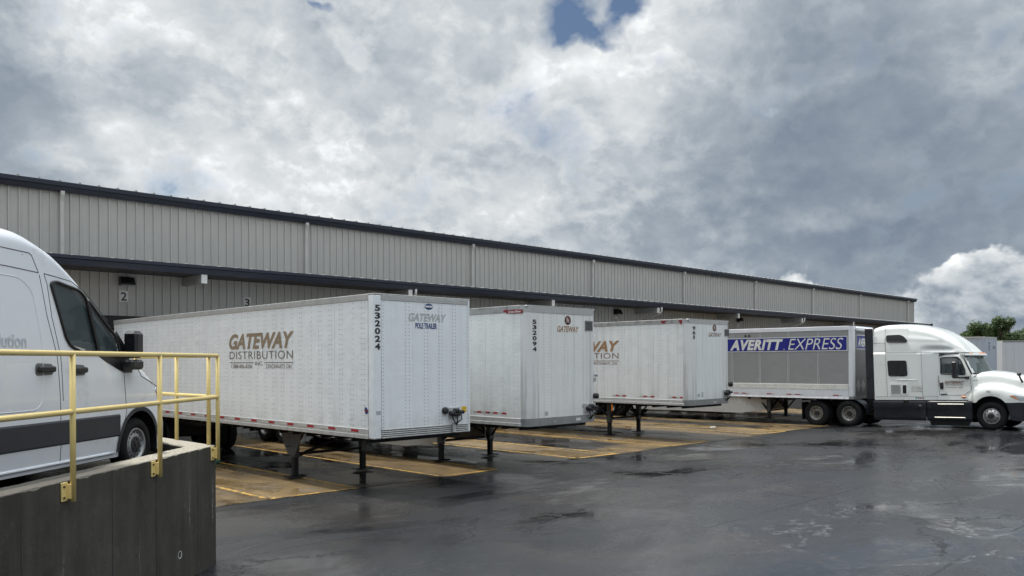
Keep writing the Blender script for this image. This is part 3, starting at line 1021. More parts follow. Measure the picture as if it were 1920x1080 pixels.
# ================================================================== WHEELS
def wheel(parent, x, z, y_out, side, r=0.52, w=0.28, dual=False, rim='rim_steel', axis='y', bogie_pos=None, front=False, van=False):
    """tyre with its rim; y_out = outer face, side = -1 when the outer face looks to -axis"""
    mb = MB()
    rr = r * (0.56 if not van else 0.61)
    prof = [(rr, 0.03), (rr * 1.04, 0.012), (r * 0.78, 0.0), (r * 0.90, 0.008), (r * 0.965, 0.03), (r, 0.055)]
    ng = 4
    for k in range(ng):
        a = 0.055 + (w - 0.11) * (k + 0.35) / ng
        prof += [(r, a), (r - 0.012, a + 0.004), (r - 0.012, a + 0.012), (r, a + 0.016)]
    prof += [(r, w - 0.055), (r * 0.965, w - 0.03), (r * 0.9, w - 0.008), (r * 0.78, w), (rr * 1.04, w - 0.012), (rr, w - 0.03)]
    s = -side
    prof = [(a, b * s) for a, b in prof]
    o = (x, y_out, z) if axis == 'y' else (y_out, x, z)
    mb.lathe(prof, o, axis, 40)
    if dual:
        mb.lathe([(a, b + s * (w + 0.05)) for a, b in prof], o, axis, 40)
    t = mb.build('wheel', 'rubber', parent)
    rm = MB()
    dep = 0.10 if (dual and not front) else (-0.035 if front else 0.05)
    dep = 0.055 if van else dep
    if front:
        pr = [(rr + 0.005, 0.03), (rr * 0.97, 0.012), (rr * 0.90, 0.05), (rr * 0.86, 0.03), (rr * 0.62, -0.02), (rr * 0.40, -0.035), (rr * 0.36, -0.035)]
    elif van:
        pr = [(rr + 0.005, 0.03), (rr * 0.97, 0.01), (rr * 0.88, 0.03), (rr * 0.84, 0.06), (rr * 0.62, 0.035), (rr * 0.5, 0.03), (rr * 0.1, 0.03)]
    else:
        pr = [(rr + 0.005, 0.03), (rr * 0.97, 0.01), (rr * 0.90, 0.03), (rr * 0.87, 0.12), (rr * 0.70, 0.135), (rr * 0.45, 0.13), (rr * 0.36, 0.12)]
    rm.lathe([(a, b * s) for a, b in pr], o, axis, 40)
    ro = rm.build('rim', rim if not van else 'van_wheel_silver', t)
    hb = MB()
    nh = 10 if not van else 14
    hr = rr * (0.72 if not van else 0.73)
    hd = {True: 0.0}.get(front, 0.0)

    def disc(cx_, cz_, rad, d0, d1, n=10):
        if axis == 'y':
            oo = (x + cx_, y_out, z + cz_)
        else:
            oo = (y_out, x + cx_, z + cz_)
        hb.lathe([(rad, d0 * s), (rad * 0.98, d1 * s), (0.001, d1 * s)], oo, axis, n, False)
    for k in range(nh):
        a = 2 * math.pi * (k + 0.5) / nh
        ringd = -0.012 if front else (0.045 if van else 0.128)
        disc(hr * math.cos(a), hr * math.sin(a), rr * (0.085 if not van else 0.075), ringd + 0.02, ringd - 0.004)
    if front:
        disc(0, 0, rr * 0.34, 0.0, -0.085, 24)
        disc(0, 0, rr * 0.20, -0.08, -0.10, 16)
    elif van:
        disc(0, 0, rr * 0.50, 0.04, 0.022, 24)
        disc(0, 0, rr * 0.16, 0.03, 0.012, 16)
    else:
        disc(0, 0, rr * 0.34, 0.14, 0.06, 24)
    for k in range(10 if not van else 5):
        a = 2 * math.pi * k / (10 if not van else 5)
        q = rr * (0.47 if not van else 0.33)
        d0, d1 = (-0.02, -0.065) if front else ((0.03, 0.014) if van else (0.135, 0.105))
        disc(q * math.cos(a), q * math.sin(a), rr * (0.045 if not van else 0.06), d0, d1, 6)
    hb.build('hub', 'hub_dark', t)
    return t


# ================================================================== BOX TRAILERS
def box_trailer(loc, rz, label, style, L=14.3, zt=4.11, zb=1.18, sheet='white_sheet', group='white box trailers'):
    """local: front near corner at the origin, x across the nose, y back along the side, z up; the nose looks to -y"""
    t = thing('box_trailer', label, 'trailer', (loc[0], loc[1], 0), rz, group)
    Wd = 2.59
    rail = style.get('rail', 'aluminium_light')
    br = style.get('rail_h', 0.20)        # bottom rail height
    tr = style.get('top_h', 0.13)
    rnd = style.get('round', 0.03)
    z0, z1 = zb + br, zt - tr
    # floor, cross members, roof
    MB().box(0.06, Wd - 0.06, 0.08, L - 0.05, zb + 0.02, zb + 0.18).build('floor', 'chassis_black', t)
    cm = MB().box(0.10, Wd - 0.10, 0, 0.06, zb - 0.10, zb + 0.02).mesh('cross_member', 'chassis_black')
    fix_normals(cm)
    for k in range(int(L / 0.6)):
        link('cross_member', cm, t, (0, 0.3 + k * 0.6, 0))
    MB().bbox(0.02, Wd - 0.02, 0.03, L - 0.02, zt - 0.05, zt - 0.005, 0.02).build('roof', 'aluminium_light', t)
    # side sheets
    pw = 1.22 if style.get('panels') != 'averitt' else 1.275
    ystart = 0.20 if style.get('panels') != 'averitt' else 0.145
    n = int(math.ceil((L - 0.2) / pw))
    for s in (0, 1):
        xa = 0.006 if s == 0 else Wd - 0.026
        if style.get('panels') == 'averitt':
            xa = 0.012 if s == 0 else Wd - 0.032
        for k in range(n):
            a = ystart + k * pw
            b = min(L - 0.02, a + pw)
            jog = random.uniform(-0.0015, 0.0015)
            MB().box(xa + jog, xa + 0.02 + jog, a + 0.003, b - 0.003, z0 - 0.005, z1 + 0.005).build('side_sheet', sheet, t)
        MB().bbox(-0.004 if s == 0 else Wd - 0.03, 0.03 if s == 0 else Wd + 0.004, 0.18, L, z1, zt, 0.008).build('top_rail', rail if style.get('top_mat') is None else style['top_mat'], t)
        MB().bbox(-0.010 if s == 0 else Wd - 0.03, 0.03 if s == 0 else Wd + 0.010, 0.18, L, zb + br * 0.42, z0, 0.006).bbox(-0.022 if s == 0 else Wd - 0.03, 0.03 if s == 0 else Wd + 0.022, 0.18, L, zb, zb + br * 0.42, 0.006).build('bottom_rail', rail, t)
    # nose: corner posts and sheets
    cw = style.get('post_w', 0.20)
    for s in (0, 1):
        m = MB()
        if rnd < 0.05:
            m.bbox(0 if s == 0 else Wd - cw * 0.35, cw if s == 0 else Wd, 0.0, 0.19, z0 - br * (1 if style.get('full_post') else 0), (z1 if not style.get('full_post') else zt - 0.022), 0.02)
        else:
            # rounded corner
            arc = []
            for k in range(9):
                a = math.pi / 2 * k / 8
                arc.append((rnd - rnd * math.cos(a), rnd - rnd * math.sin(a)))
            poly = [(0.0, 0.19)] + arc + [(cw, 0.0), (cw, 0.02), (0.05, 0.19)]
            if s == 1:
                poly = [(Wd - a, b) for a, b in poly][::-1]
            m.prism(poly, z0, z1, 'xy')
            for i_, fc in enumerate(m.f):
                pass
        m.build('corner_post', style.get('post_mat', sheet), t)
        # rounded rail ends
    fx0, fx1 = cw, Wd - (cw if rnd >= 0.05 else cw * 0.35)
    cuts = style.get('cuts', [0.0, 0.46, 1.0])
    for k in range(len(cuts) - 1):
        a = fx0 + (fx1 - fx0) * cuts[k]
        b = fx0 + (fx1 - fx0) * cuts[k + 1]
        MB().box(a + 0.002, b - 0.002, 0.004, 0.024, z0 - 0.004, z1 + 0.004).build('front_sheet', style.get('front_mat', sheet), t)

    def nose_rail(za, zb_, proud, mat, name, yend=0.18):
        poly = []
        rr = max(rnd, 0.03)
        for k in range(7):
            a = math.pi / 2 * k / 6
            poly.append((rr - (rr + proud) * math.cos(a), rr - (rr + proud) * math.sin(a)))
        full = [(-proud, yend)] + poly + [(Wd - p, q) for p, q in poly[::-1]] + [(Wd + proud, yend)]
        MB().prism(full, za, zb_, 'xy').build(name, mat, t)
    if style.get('full_post'):
        MB().bbox(cw, Wd - 0.07, -0.006, 0.12, z1, zt - 0.02, 0.008).build('nose_top_rail', rail, t)
        MB().bbox(0, Wd, -0.002, 0.2, zt - 0.02, zt + 0.004, 0.006).build('nose_cap', rail, t)
        for k in range(5):
            h = br / 5
            MB().bbox(cw, Wd - 0.07, -0.012, 0.10, zb + k * h + 0.004, zb + (k + 1) * h - 0.004, 0.012).build('nose_bottom_rib', rail, t)
    else:
        nose_rail(z1, zt, 0.006, rail, 'nose_top_rail')
        nose_rail(zb, z0, 0.012, style.get('front_rail', 'front_rail_grey'), 'nose_bottom_rail')
    # rivets, one joined part per face group
    pts = []
    zs = [z0 + 0.06 + i * (z1 - z0 - 0.1) / 24 for i in range(25)]
    zl = [z for z in zs if z < z0 + (z1 - z0) * 0.42]
    y = 0.32
    k = 0
    if style.get('panels') != 'averitt':
        while y < L - 0.2:
            for z in zs:
                pts.append((0.0055, y + random.uniform(-.003, .003), z))
            if k % 2 == 0:
                for z in zs:
                    pts.append((0.0055, y + 0.10, z))
            else:
                for z in (zl if k % 3 else zs):
                    pts.append((0.0055, y + 0.10, z))
            y += 0.405
            k += 1
        rivet_mb(pts, '-x', 0.011, 0.004).build('side_rivets', style.get('rivet', 'rivet_metal'), t, fix=False)['kind'] = 'stuff'
    pts = [(-0.0105, 0.26 + i * 0.076, z0 - 0.015) for i in range(int((L - 0.4) / 0.076))]
    for i in range(int((L - 0.6) / 0.30)):
        for dx in (0, 0.05):
            for dz in (0.045, 0.075):
                pts.append((-0.0225, 0.34 + i * 0.30 + dx, zb + dz - 0.02))
    pts += [(-0.0045, 0.26 + i * 0.12, z1 + 0.03) for i in range(int((L - 0.4) / 0.12))]
    rivet_mb(pts, '-x', 0.008, 0.003).build('rail_rivets', 'rivet_metal', t, fix=False)['kind'] = 'stuff'
    pts = []
    for f_ in style.get('front_rivets', []):
        for z in [z0 + 0.03 + i * (z1 - z0 - 0.06) / 34 for i in range(35)]:
            pts.append((f_, 0.0035, z))
    if pts:
        rivet_mb(pts, '-y', 0.0095, 0.004).build('front_rivets', 'rivet_metal', t, fix=False)['kind'] = 'stuff'
    # kingpin plate
    MB().box(0.5, Wd - 0.5, 0.12, 1.8, zb - 0.06, zb + 0.01).build('kingpin_plate', 'chassis_black', t)
    # landing gear
    ly = style.get('gear_y', 3.75)
    lx = style.get('gear_x', (0.42, Wd - 0.42))
    down = style.get('gear_z', 0.04)
    gsty = style.get('gear', 'V')
    for i_, x in enumerate(lx):
        lg = MB().bbox(x - 0.08, x + 0.08, ly - 0.08, ly + 0.08, 0.50, zb - 0.02, 0.01).build('landing_leg', 'gear_steel' if gsty != 'plate' else 'gear_steel', t)
        MB().bbox(x - 0.062, x + 0.062, ly - 0.062, ly + 0.062, down + 0.03, 0.52, 0.008).build('inner_tube', 'chassis_black', lg)
        ft = MB()
        ft.bbox(x - 0.19, x + 0.19, ly - 0.15, ly + 0.15, down, down + 0.02, 0.005)
        ft.box(x - 0.25, x - 0.17, ly - 0.13, ly + 0.13, -0.012, 0.0, Matrix.Translation((0, 0, down + 0.028)))
        ft.box(x + 0.17, x + 0.25, ly - 0.13, ly + 0.13, -0.012, 0.0, Matrix.Translation((0, 0, down + 0.028)))
        ft.tube([(x - 0.09, ly, down + 0.045), (x + 0.09, ly, down + 0.045)], 0.02, 8)
        ft.build('foot_plate', 'chassis_black', lg)
        if gsty == 'plate':
            gp = MB()
            if i_ == 0:
                gp.prism([(ly - 0.55, zb), (ly + 0.55, zb), (ly + 0.16, zb - 0.62), (ly - 0.16, zb - 0.62)], x - 0.10, x - 0.085, 'yz')
                gp.lathe([(0.001, 0.0), (0.045, 0.0), (0.045, -0.008)], (x - 0.094, ly + 0.14, zb - 0.34), 'x', 16)
            else:
                gp.prism([(ly - 0.30, zb), (ly + 0.30, zb), (ly + 0.10, zb - 0.5), (ly - 0.10, zb - 0.5)], x + 0.085, x + 0.10, 'yz')
            gp.build('gusset', 'gear_steel', lg)
        else:
            br_ = MB()
            for sg in (-1, 1):
                br_.tube([(x, ly + sg * 0.55, zb), (x, ly + sg * 0.09, zb - 0.55)], 0.03, 6)
                br_.tube([(x + (0.7 if i_ == 0 else -0.7) * 0.75, ly, zb - 0.05), (x + (0.09 if i_ == 0 else -0.09), ly, zb - 0.58)], 0.028, 6)
            br_.box(x - 0.1, x + 0.1, ly - 0.35, ly + 0.35, zb - 0.05, zb)
            br_.build('brace', 'chassis_black', lg)
    cb = MB()
    cb.tube([(lx[0], ly, zb - 0.60), (lx[1], ly, zb - 0.60)], 0.035, 8)
    if gsty == 'plate':
        cb.tube([(lx[0] + 0.05, ly, zb - 0.66), (lx[1] - 0.1, ly, zb - 0.10)], 0.04, 6)
        cb.tube([(lx[1] + 0.11, ly, zb - 0.05), (lx[1] + 0.12, ly - 0.02, zb - 0.40), (lx[1] + 0.16, ly - 0.1, zb - 0.55)], 0.014, 6)
    else:
        xm = (lx[0] + lx[1]) / 2
        cb.tube([(lx[0] + 0.05, ly, zb - 0.58), (xm, ly, zb - 0.12)], 0.028, 6)
        cb.tube([(lx[1] - 0.05, ly, zb - 0.58), (xm, ly, zb - 0.12)], 0.028, 6)
    cb.build('cross_brace', 'chassis_black', t)
    ch = MB().tube([(lx[0] - 0.10, ly + 0.05, zb - 0.42), (lx[0] - 0.22, ly + 0.05, zb - 0.42), (lx[0] - 0.22, ly + 0.20, zb - 0.20)], 0.012, 6)
    ch.build('crank_handle', 'gear_steel', t)
    # sliding bogie
    bz = 0.52
    bg_ = MB()
    for x in (0.78, Wd - 0.92):
        bg_.box(x, x + 0.14, L - 5.2, L - 0.3, zb - 0.28, zb - 0.02)
    for yy in (L - 2.9, L - 1.65):
        bg_.tube([(0.35, yy, bz), (Wd - 0.35, yy, bz)], 0.065, 8)
        bg_.box(0.8, Wd - 0.8, yy - 0.12, yy + 0.12, bz, zb - 0.2)
        for xx in (0.55, Wd - 0.75):
            bg_.tube([(xx + 0.05, yy - 0.25, bz + 0.22), (xx + 0.05, yy - 0.02, bz + 0.22)], 0.09, 10)
    bg_.build('bogie', 'chassis_black', t)
    for yy in (L - 2.9, L - 1.65):
        for sd in (-1, 1):
            wheel(t, yy, bz, 0.03 if sd < 0 else Wd - 0.03, sd, 0.515, 0.27, True, 'rim_dull', 'x')
    MB().bbox(0.05, 0.65, L - 0.62, L - 0.60, 0.30, 1.0, 0.004).bbox(Wd - 0.65, Wd - 0.05, L - 0.62, L - 0.60, 0.30, 1.0, 0.004).build('mud_flap', 'rubber', t)
    MB().box(0.06, Wd - 0.06, L - 0.04, L, zb, zt - 0.05).build('rear_door', sheet, t)
    # air lines / reservoir
    MB().tube([(0.9, 5.0, zb - 0.16), (1.7, 5.0, zb - 0.16)], 0.12, 12).build('air_tank', 'chassis_black', t)
    # skirts
    if style.get('skirt'):
        ys, ye, zk = style['skirt']
        for s in (0, 1):
            sx = 0.07 if s == 0 else Wd - 0.07
            m1 = MB().box(sx - 0.006, sx + 0.006, ys, ye, zk, zb - 0.01)
            m1.build('side_skirt', 'skirt_panel', t)
            ix = 0.55 if s == 0 else Wd - 0.55
            m2 = MB()
            m2.add([(sx, ys - 0.003, zk), (sx, ys - 0.003, zb - 0.01), (ix, ys - 1.1, zb - 0.01), (ix, ys - 1.1, zk + 0.16),
                    (sx + 0.01, ys - 0.003, zk), (sx + 0.01, ys - 0.003, zb - 0.01), (ix + 0.01, ys - 1.1, zb - 0.01), (ix + 0.01, ys - 1.1, zk + 0.16)],
                   [(0, 1, 2, 3), (7, 6, 5, 4), (0, 4, 5, 1), (1, 5, 6, 2), (2, 6, 7, 3), (3, 7, 4, 0)])
            m2.build('skirt_wing', 'skirt_panel', t)
    return t


def side_text(t, mat, s, ya, yb, z0, z1, **kw):
    """lettering on the near side; ya = start (far back), yb = end (towards the nose)"""
    return text(t, mat, s, (kw.pop('x', -0.001), ya, z0), (0, -1, 0), (0, 0, 1), ya - yb, z1 - z0, **kw)


def front_text(t, mat, s, xa, xb, z0, z1, **kw):
    return text(t, mat, s, (xa, kw.pop('y', 0.001), z0), (1, 0, 0), (0, 0, 1), xb - xa, z1 - z0, **kw)


def reflector(t, y0, y1, z0, z1, red, x=-0.0125):
    MB().box(x - 0.0015, x, y0, y1, z0, z1).build('reflector', 'red_tape' if red else 'white_tape', t)


def digits(t, s, x0, x1, ztop, zbot, y=-0.0015):
    n = len(s)
    p = (ztop - zbot) / n
    for k, ch in enumerate(s):
        w = x1 - x0
        ww = w if ch != '1' else w * 0.5
        xx = x0 + (w - ww) / 2
        text(t, 'letter_black', ch, (xx, y, ztop - (k + 1) * p + 0.01), (1, 0, 0), (0, 0, 1), ww, p - 0.026, bold=0.04, name='digit')


def gladhands(t, x0, x1, z0, z1, y=0.004):
    bx = MB().bbox(x0, x1, y - 0.03, y, z0, z1, 0.006).build('connector_box', 'aluminium_light', t)
    m = MB()
    cx_ = (x0 + x1) / 2
    cz = (z0 + z1) / 2
    m.bbox(cx_ - 0.16, cx_ + 0.12, y - 0.13, y - 0.03, cz - 0.07, cz + 0.05, 0.03)
    m.lathe([(0.045, 0), (0.045, -0.12), (0.03, -0.13), (0.001, -0.13)], (cx_ - 0.13, y - 0.03, cz), 'y', 12)
    m.lathe([(0.04, 0), (0.04, -0.14), (0.001, -0.14)], (cx_ + 0.13, y - 0.03, cz + 0.02), 'y', 12)
    m.lathe([(0.05, 0), (0.05, -0.11), (0.001, -0.11)], (cx_, y - 0.03, cz + 0.05), 'y', 12)
    m.build('gladhands', 'hub_dark', t)
    h = MB()
    for dx, ex in ((-0.13, -0.03), (0.0, 0.02), (0.13, 0.05)):
        h.tube([(cx_ + dx, y - 0.10, cz - 0.03), (cx_ + dx * 0.9, y - 0.13, cz - 0.14), (cx_ + ex, y - 0.09, z0 - 0.08), (cx_ + ex * 0.6, y - 0.03, z0 - 0.16)], 0.014, 6)
    h.build('air_hoses', 'hose_black', t)


def side_logo(t, y_start, main, sub):
    ye = y_start - 3.19
    side_text(t, main, 'GATEWAY', y_start, ye, 3.06, 3.45, bold=0.035, shear=0.28)
    side_text(t, sub, 'DISTRIBUTION', y_start - 0.03, ye + 0.05, 2.82, 3.01, bold=-0.004, spacing=1.1)
    side_text(t, sub, 'INC.', y_start - 1.36, ye + 1.43, 2.665, 2.76)
    for a, b in ((y_start - 0.03, y_start - 1.28), (y_start - 1.82, ye + 0.03)):
        MB().box(-0.0025, -0.001, b, a, 2.725, 2.742).build('rule', sub, t)
    side_text(t, sub, '1-888-806-8206', y_start - 0.12, y_start - 1.22, 2.595, 2.69, bold=0.0)
    side_text(t, sub, 'CINCINNATI, OH', y_start - 1.90, ye + 0.12, 2.585, 2.69, bold=0.0)


# ---- trailer with 532024
A1, B1 = 9.61, 13.64
t1 = box_trailer((A1, B1), 0, 'long white trailer numbered 532024, nearest to the camera', dict(full_post=True, gear='plate', gear_x=(0.40, 2.30), cuts=[0, 0.34, 0.64, 1.0],
                 front_rivets=[0.24, 0.80, 0.90, 1.30, 1.39, 1.70, 1.78, 2.08, 2.16, 2.50]), 14.4, 4.11, 1.18, 'white_sheet')
side_logo(t1, 6.27, 'letter_gold', 'letter_taupe')
digits(t1, '532024', 0.035, 0.165, 3.90, 2.97)
front_text(t1, 'letter_faded', 'GATEWAY', 0.88, 1.90, 3.58, 3.75, bold=0.03, shear=0.28, label='faded grey GATEWAY lettering')
front_text(t1, 'letter_blue', 'POLE TRAILER', 1.06, 1.64, 3.43, 3.55, bold=0.03)
lg = MB().lathe([(0.001, -0.004), (0.09, -0.004), (0.105, 0.0)], (0, 0, 0), 'y', 24)
lo = lg.build('badge', 'letter_blue', t1, (1.42, 0.001, 3.90))
lo.scale = (1.05, 1, 0.62)
MB().box(-0.09, 0.09, -0.006, -0.004, -0.03, 0.03).build('badge_band', 'letter_white', lo)
b_ = MB().prism([(0.04, 0.0), (0.02, 0.07), (-0.02, 0.07), (-0.10, 0.0), (-0.06, -0.06), (0.0, -0.07)], -0.004, -0.001, 'yz').build('badge', 'letter_blue', t1, (0, 0.28, 1.75))
MB().box(-0.006, -0.004, -0.08, 0.03, -0.018, 0.018).build('badge_band', 'sign_red', b_)
gladhands(t1, 1.95, 2.26, 1.50, 1.74)
MB().lathe([(0.075, 0.004), (0.075, -0.05), (0.055, -0.07), (0.001, -0.07)], (1.84, 0, 1.68), 'y', 20).build('socket', 'hub_dark', t1)
MB().bbox(2.04, 2.12, -0.06, -0.014, 1.20, 1.42, 0.008).build('hose_guide', 'aluminium_light', t1)
MB().box(2.33, 2.47, 0.002, 0.004, 1.62, 1.75).build('sticker', 'sticker_yellow', t1)
MB().box(2.33, 2.40, 0.002, 0.004, 1.585, 1.61).build('sticker', 'sticker_grey', t1)
for z_ in (1.74, 1.72, 1.70, 1.68):
    MB().box(0.06, 0.17, -0.0025, -0.001, z_ - 0.004, z_ + 0.004).build('sticker_line', 'rivet_metal', t1)
yy = 0.52
while yy < 14:
    reflector(t1, yy, yy + 0.27, 1.305, 1.355, True)
    reflector(t1, yy + 0.27, yy + 0.60, 1.305, 1.355, False)
    yy += 0.86

# ---- trailer with 532094
A2, B2 = 13.90, 13.55
st2 = dict(post_mat='scuffed_corner', round=0.20, post_w=0.42, rail='aluminium_light', rail_h=0.19, top_h=0.17, cuts=[0, 0.30, 0.72, 1.0], front_rivets=[0.60, 0.86, 1.35, 1.72, 2.05], rivet='aluminium',
           gear_x=(0.50, 2.32), skirt=(4.75, 10.6, 0.40), top_mat='aluminium')
t2 = box_trailer((A2, B2), 0, 'cream white trailer numbered 532094 with round red emblem and vent grille', st2, 14.4, 4.07, 1.18, 'cream_sheet')
digits(t2, '532094', 0.20, 0.34, 3.74, 2.96, -0.002)


def emblem(t, x, z, r):
    e = MB().lathe([(0.001, -0.003), (r * 0.97, -0.003), (r, 0.0)], (0, 0, 0), 'y', 28).build('emblem', 'logo_red', t, (x, 0.003, z))
    m = MB()
    m.box(-0.36 * r, -0.20 * r, -0.005, -0.0035, -0.55 * r, 0.55 * r)
    m.box(-0.20 * r, 0.30 * r, -0.005, -0.0035, -0.02 * r, 0.16 * r)
    m.box(0.16 * r, 0.32 * r, -0.005, -0.0035, -0.55 * r, -0.02 * r)
    m.prism([(-0.36 * r, 0.55 * r), (0.02 * r, 0.62 * r), (0.02 * r, 0.48 * r), (-0.2 * r, 0.44 * r)], -0.005, -0.0035, 'xz')
    m.build('emblem_mark', 'letter_white', e)


emblem(t2, 1.47, 3.745, 0.115)
front_text(t2, 'letter_brown', 'GATEWAY', 1.08, 1.89, 3.45, 3.60, bold=0.03, shear=0.25, y=0.002)


def grille(t, x0, x1, z0, z1):
    gr_ = MB().bbox(x0, x1, -0.010, 0.004, z0, z1, 0.003).build('vent_grille', 'aluminium', t)
    n = 9
    for k in range(n):
        z = z0 + 0.02 + (z1 - z0 - 0.03) * k / n
        MB().box(x0 + 0.015, x1 - 0.015, -0.018, -0.010, z, z + (z1 - z0) / n * 0.5).build('louvre', 'gear_steel', gr_)


grille(t2, 2.12, 2.42, 3.50, 3.76)
gladhands(t2, 2.06, 2.50, 1.42, 1.66)
MB().lathe([(0.07, 0), (0.07, -0.09), (0.001, -0.10)], (2.50, 0.004, 1.84), 'y', 16).build('socket', 'hub_dark', t2)
MB().lathe([(0.05, 0), (0.045, -0.05), (0.001, -0.06)], (2.53, 0.004, 2.38), 'y', 16).build('marker_lamp', 'lamp_glass', t2)
for (xa, xb, za, zb_) in ((2.16, 2.36, 1.83, 1.95), (2.19, 2.32, 1.69, 1.80), (0.62, 0.74, 1.42, 1.52), (2.0, 2.06, 1.54, 1.64), (2.46, 2.56, 2.20, 2.30)):
    MB().box(xa, xb, 0.001, 0.003, za, zb_).build('sticker', 'sticker_grey', t2)
sg = MB().prism([(0.12, 3.87), (0.12, 3.96), (0.74, 3.975), (0.80, 3.93), (0.70, 3.925), (0.66, 3.885)], -0.010, -0.005, 'yz').build('maker_sign', 'sign_red', t2)
add_text(MB(), 'Great Dane', (-0.0105, 0.60, 3.895), (0, -1, 0), (0, 0, 1), 0.42, 0.055, 0.02, 0.2).build('lettering', 'letter_white', sg, fix=False)
for y_ in (0.03, 0.70, 1.28, 2.6, 3.9):
    if y_ < 0.1:
        continue
    for k in range(4):
        reflector(t2, y_ + k * 0.155, y_ + (k + 1) * 0.155, 1.45, 1.495, k % 2 == 0, x=0.004)
MB().box(0.95, 1.0, -0.016, -0.012, 1.24, 1.29).build('marker_lamp', 'lamp_glass', t2)
MB().box(1.75, 1.93, -0.016, -0.012, 1.24, 1.31).build('sticker', 'plate_grey', t2)

# ---- trailer with 961
A3, B3 = 23.10, 15.10
st3 = dict(post_mat='scuffed_corner', round=0.24, post_w=0.46, rail='aluminium_light', rail_h=0.19, top_h=0.15, cuts=[0, 0.20, 1.0], front_rivets=[0.92, 1.9, 2.2], gear_x=(0.55, 2.30), top_mat='aluminium')
t3 = box_trailer((A3, B3), 0, 'grimy white trailer numbered 961 with dented red marked top rail', st3, 14.4, 4.11, 1.24, 'aged_white_sheet')
side_logo(t3, 6.04, 'letter_brown', 'letter_maroon')
digits(t3, '961', 0.22, 0.39, 3.88, 3.43, -0.002)
emblem(t3, 1.57, 3.84, 0.12)
front_text(t3, 'letter_maroon', 'GATEWAY', 1.19, 2.0, 3.53, 3.68, bold=0.02, shear=0.2, y=0.002)
grille(t3, 2.20, 2.50, 3.57, 3.82)
gladhands(t3, 2.08, 2.50, 1.50, 1.72)
MB().lathe([(0.09, 0), (0.09, -0.10), (0.001, -0.11)], (2.52, 0.004, 1.90), 'y', 16).build('socket', 'hub_dark', t3)
for (xa, xb, za, zb_) in ((2.16, 2.36, 1.88, 1.99), (2.2, 2.34, 1.76, 1.86), (0.50, 0.66, 1.52, 1.62), (0.75, 0.85, 1.5, 1.68), (1.5, 1.66, 1.28, 1.34)):
    MB().box(xa, xb, -0.014 if za < 1.4 else 0.001, -0.0125 if za < 1.4 else 0.003, za, zb_).build('sticker', 'sticker_grey', t3)
MB().prism([(0.86, 4.07), (1.12, 4.08), (1.05, 3.99), (0.95, 3.98)], -0.009, -0.0045, 'yz').build('torn_sign', 'sign_red', t3)
MB().prism([(0.24, 4.07), (0.40, 4.07), (0.34, 3.96), (0.27, 3.93)], -0.009, -0.0045, 'yz').build('torn_sign', 'sign_red', t3)
for y_ in (0.20, 1.38, 2.58, 3.8, 5.0):
    for k in range(4):
        reflector(t3, y_ + k * 0.15, y_ + (k + 1) * 0.15, 1.485, 1.535, k % 2 == 0, x=0.004)
MB().bbox(0.02, 0.05, 3.2, 3.26, 0.95, 1.2, 0.01).build('marker_lamp', 'amber', t3)

# ---- grey trailer with the blue banner
AV = (33.33, 14.0)
RZ4 = math.atan2(0.083, 0.9965)
st4 = dict(round=0.10, post_w=0.22, rail='white_band', rail_h=0.12, top_h=0.17, cuts=[0, 0.5, 1.0], front_rail='front_rail_grey', gear_y=3.75, gear_x=(0.45, 2.3), gear='V',
           skirt=(4.9, 10.6, 0.40), panels='averitt', post_mat='white_band', front_mat='dark_grey_sheet', top_mat='white_band', gear_z=0.18)
t4 = box_trailer(AV, RZ4, 'grey and white trailer with a blue AVERITT EXPRESS banner behind the tractor', st4, 14.4, 4.11, 1.12, 'grey_sheet', 'box trailers at the dock')
for s in (0,):
    MB().box(-0.006, 0.010, 0.20, 14.3, 1.245, 1.50).build('lower_band', 'white_band', t4)
    MB().bbox(-0.016, 0.010, 0.20, 14.3, 1.502, 1.72, 0.004).build('scuff_rail', 'letter_white', t4)
pts = []
for i in range(90):
    pts += [(-0.0165, 0.25 + i * 0.155, 1.685), (-0.0165, 0.31 + i * 0.155, 1.64), (-0.0165, 0.25 + i * 0.155, 1.53)]
rivet_mb(pts, '-x', 0.013, 0.004).build('scuff_rivets', 'rivet_metal', t4, fix=False)['kind'] = 'stuff'
pts = []
for k in range(10):
    yc = 1.42 + 1.275 * k
    MB().box(0.004, 0.012, yc - 0.05, yc + 0.05, 1.72, 3.94).build('panel_joint', 'grey_sheet', t4)
    for i in range(58):
        z = 1.75 + i * 0.038
        pts += [(0.0015, yc - 0.03, z), (0.0015, yc + 0.03, z)]
rivet_mb(pts, '-x', 0.0125, 0.005).build('joint_rivets', 'bright_rivet', t4, fix=False)['kind'] = 'stuff'
bn = MB().box(-0.0045, -0.003, 0.23, 5.65, 3.095, 3.705).build('banner_border', 'letter_white', t4)
MB().box(-0.006, -0.0045, 0.26, 5.62, 3.125, 3.675).build('banner', 'banner_blue', bn)
side_text(t4, 'letter_white', 'AVERITT', 5.36, 2.93, 3.165, 3.635, bold=0.05, shear=0.25, spacing=1.1, x=-0.0065)
MB().box(-0.0085, -0.0065, 2.86, 2.90, 3.17, 3.21).build('full_stop', 'letter_white', t4)
side_text(t4, 'letter_white', 'EXPRESS', 2.70, 0.40, 3.165, 3.635, bold=-0.004, shear=0.25, x=-0.0065)
for y_ in (4.63, 4.46):
    MB().lathe([(0.001, -0.008), (0.05, -0.008), (0.06, 0.0)], (0, y_, 3.81), 'x', 16).build('vent_cap', 'gear_steel', t4)
for y_ in (0.46, 2.05, 2.42, 3.30, 4.45, 4.82, 6.3):
    reflector(t4, y_ + 0.14, y_ + 0.36, 1.255, 1.295, True, x=-0.007)
    reflector(t4, y_, y_ + 0.14, 1.255, 1.295, False, x=-0.007)
fb = MB().box(0.42, 2.2, -0.0005, 0.003, 3.16, 3.76).build('banner_border', 'letter_white', t4)
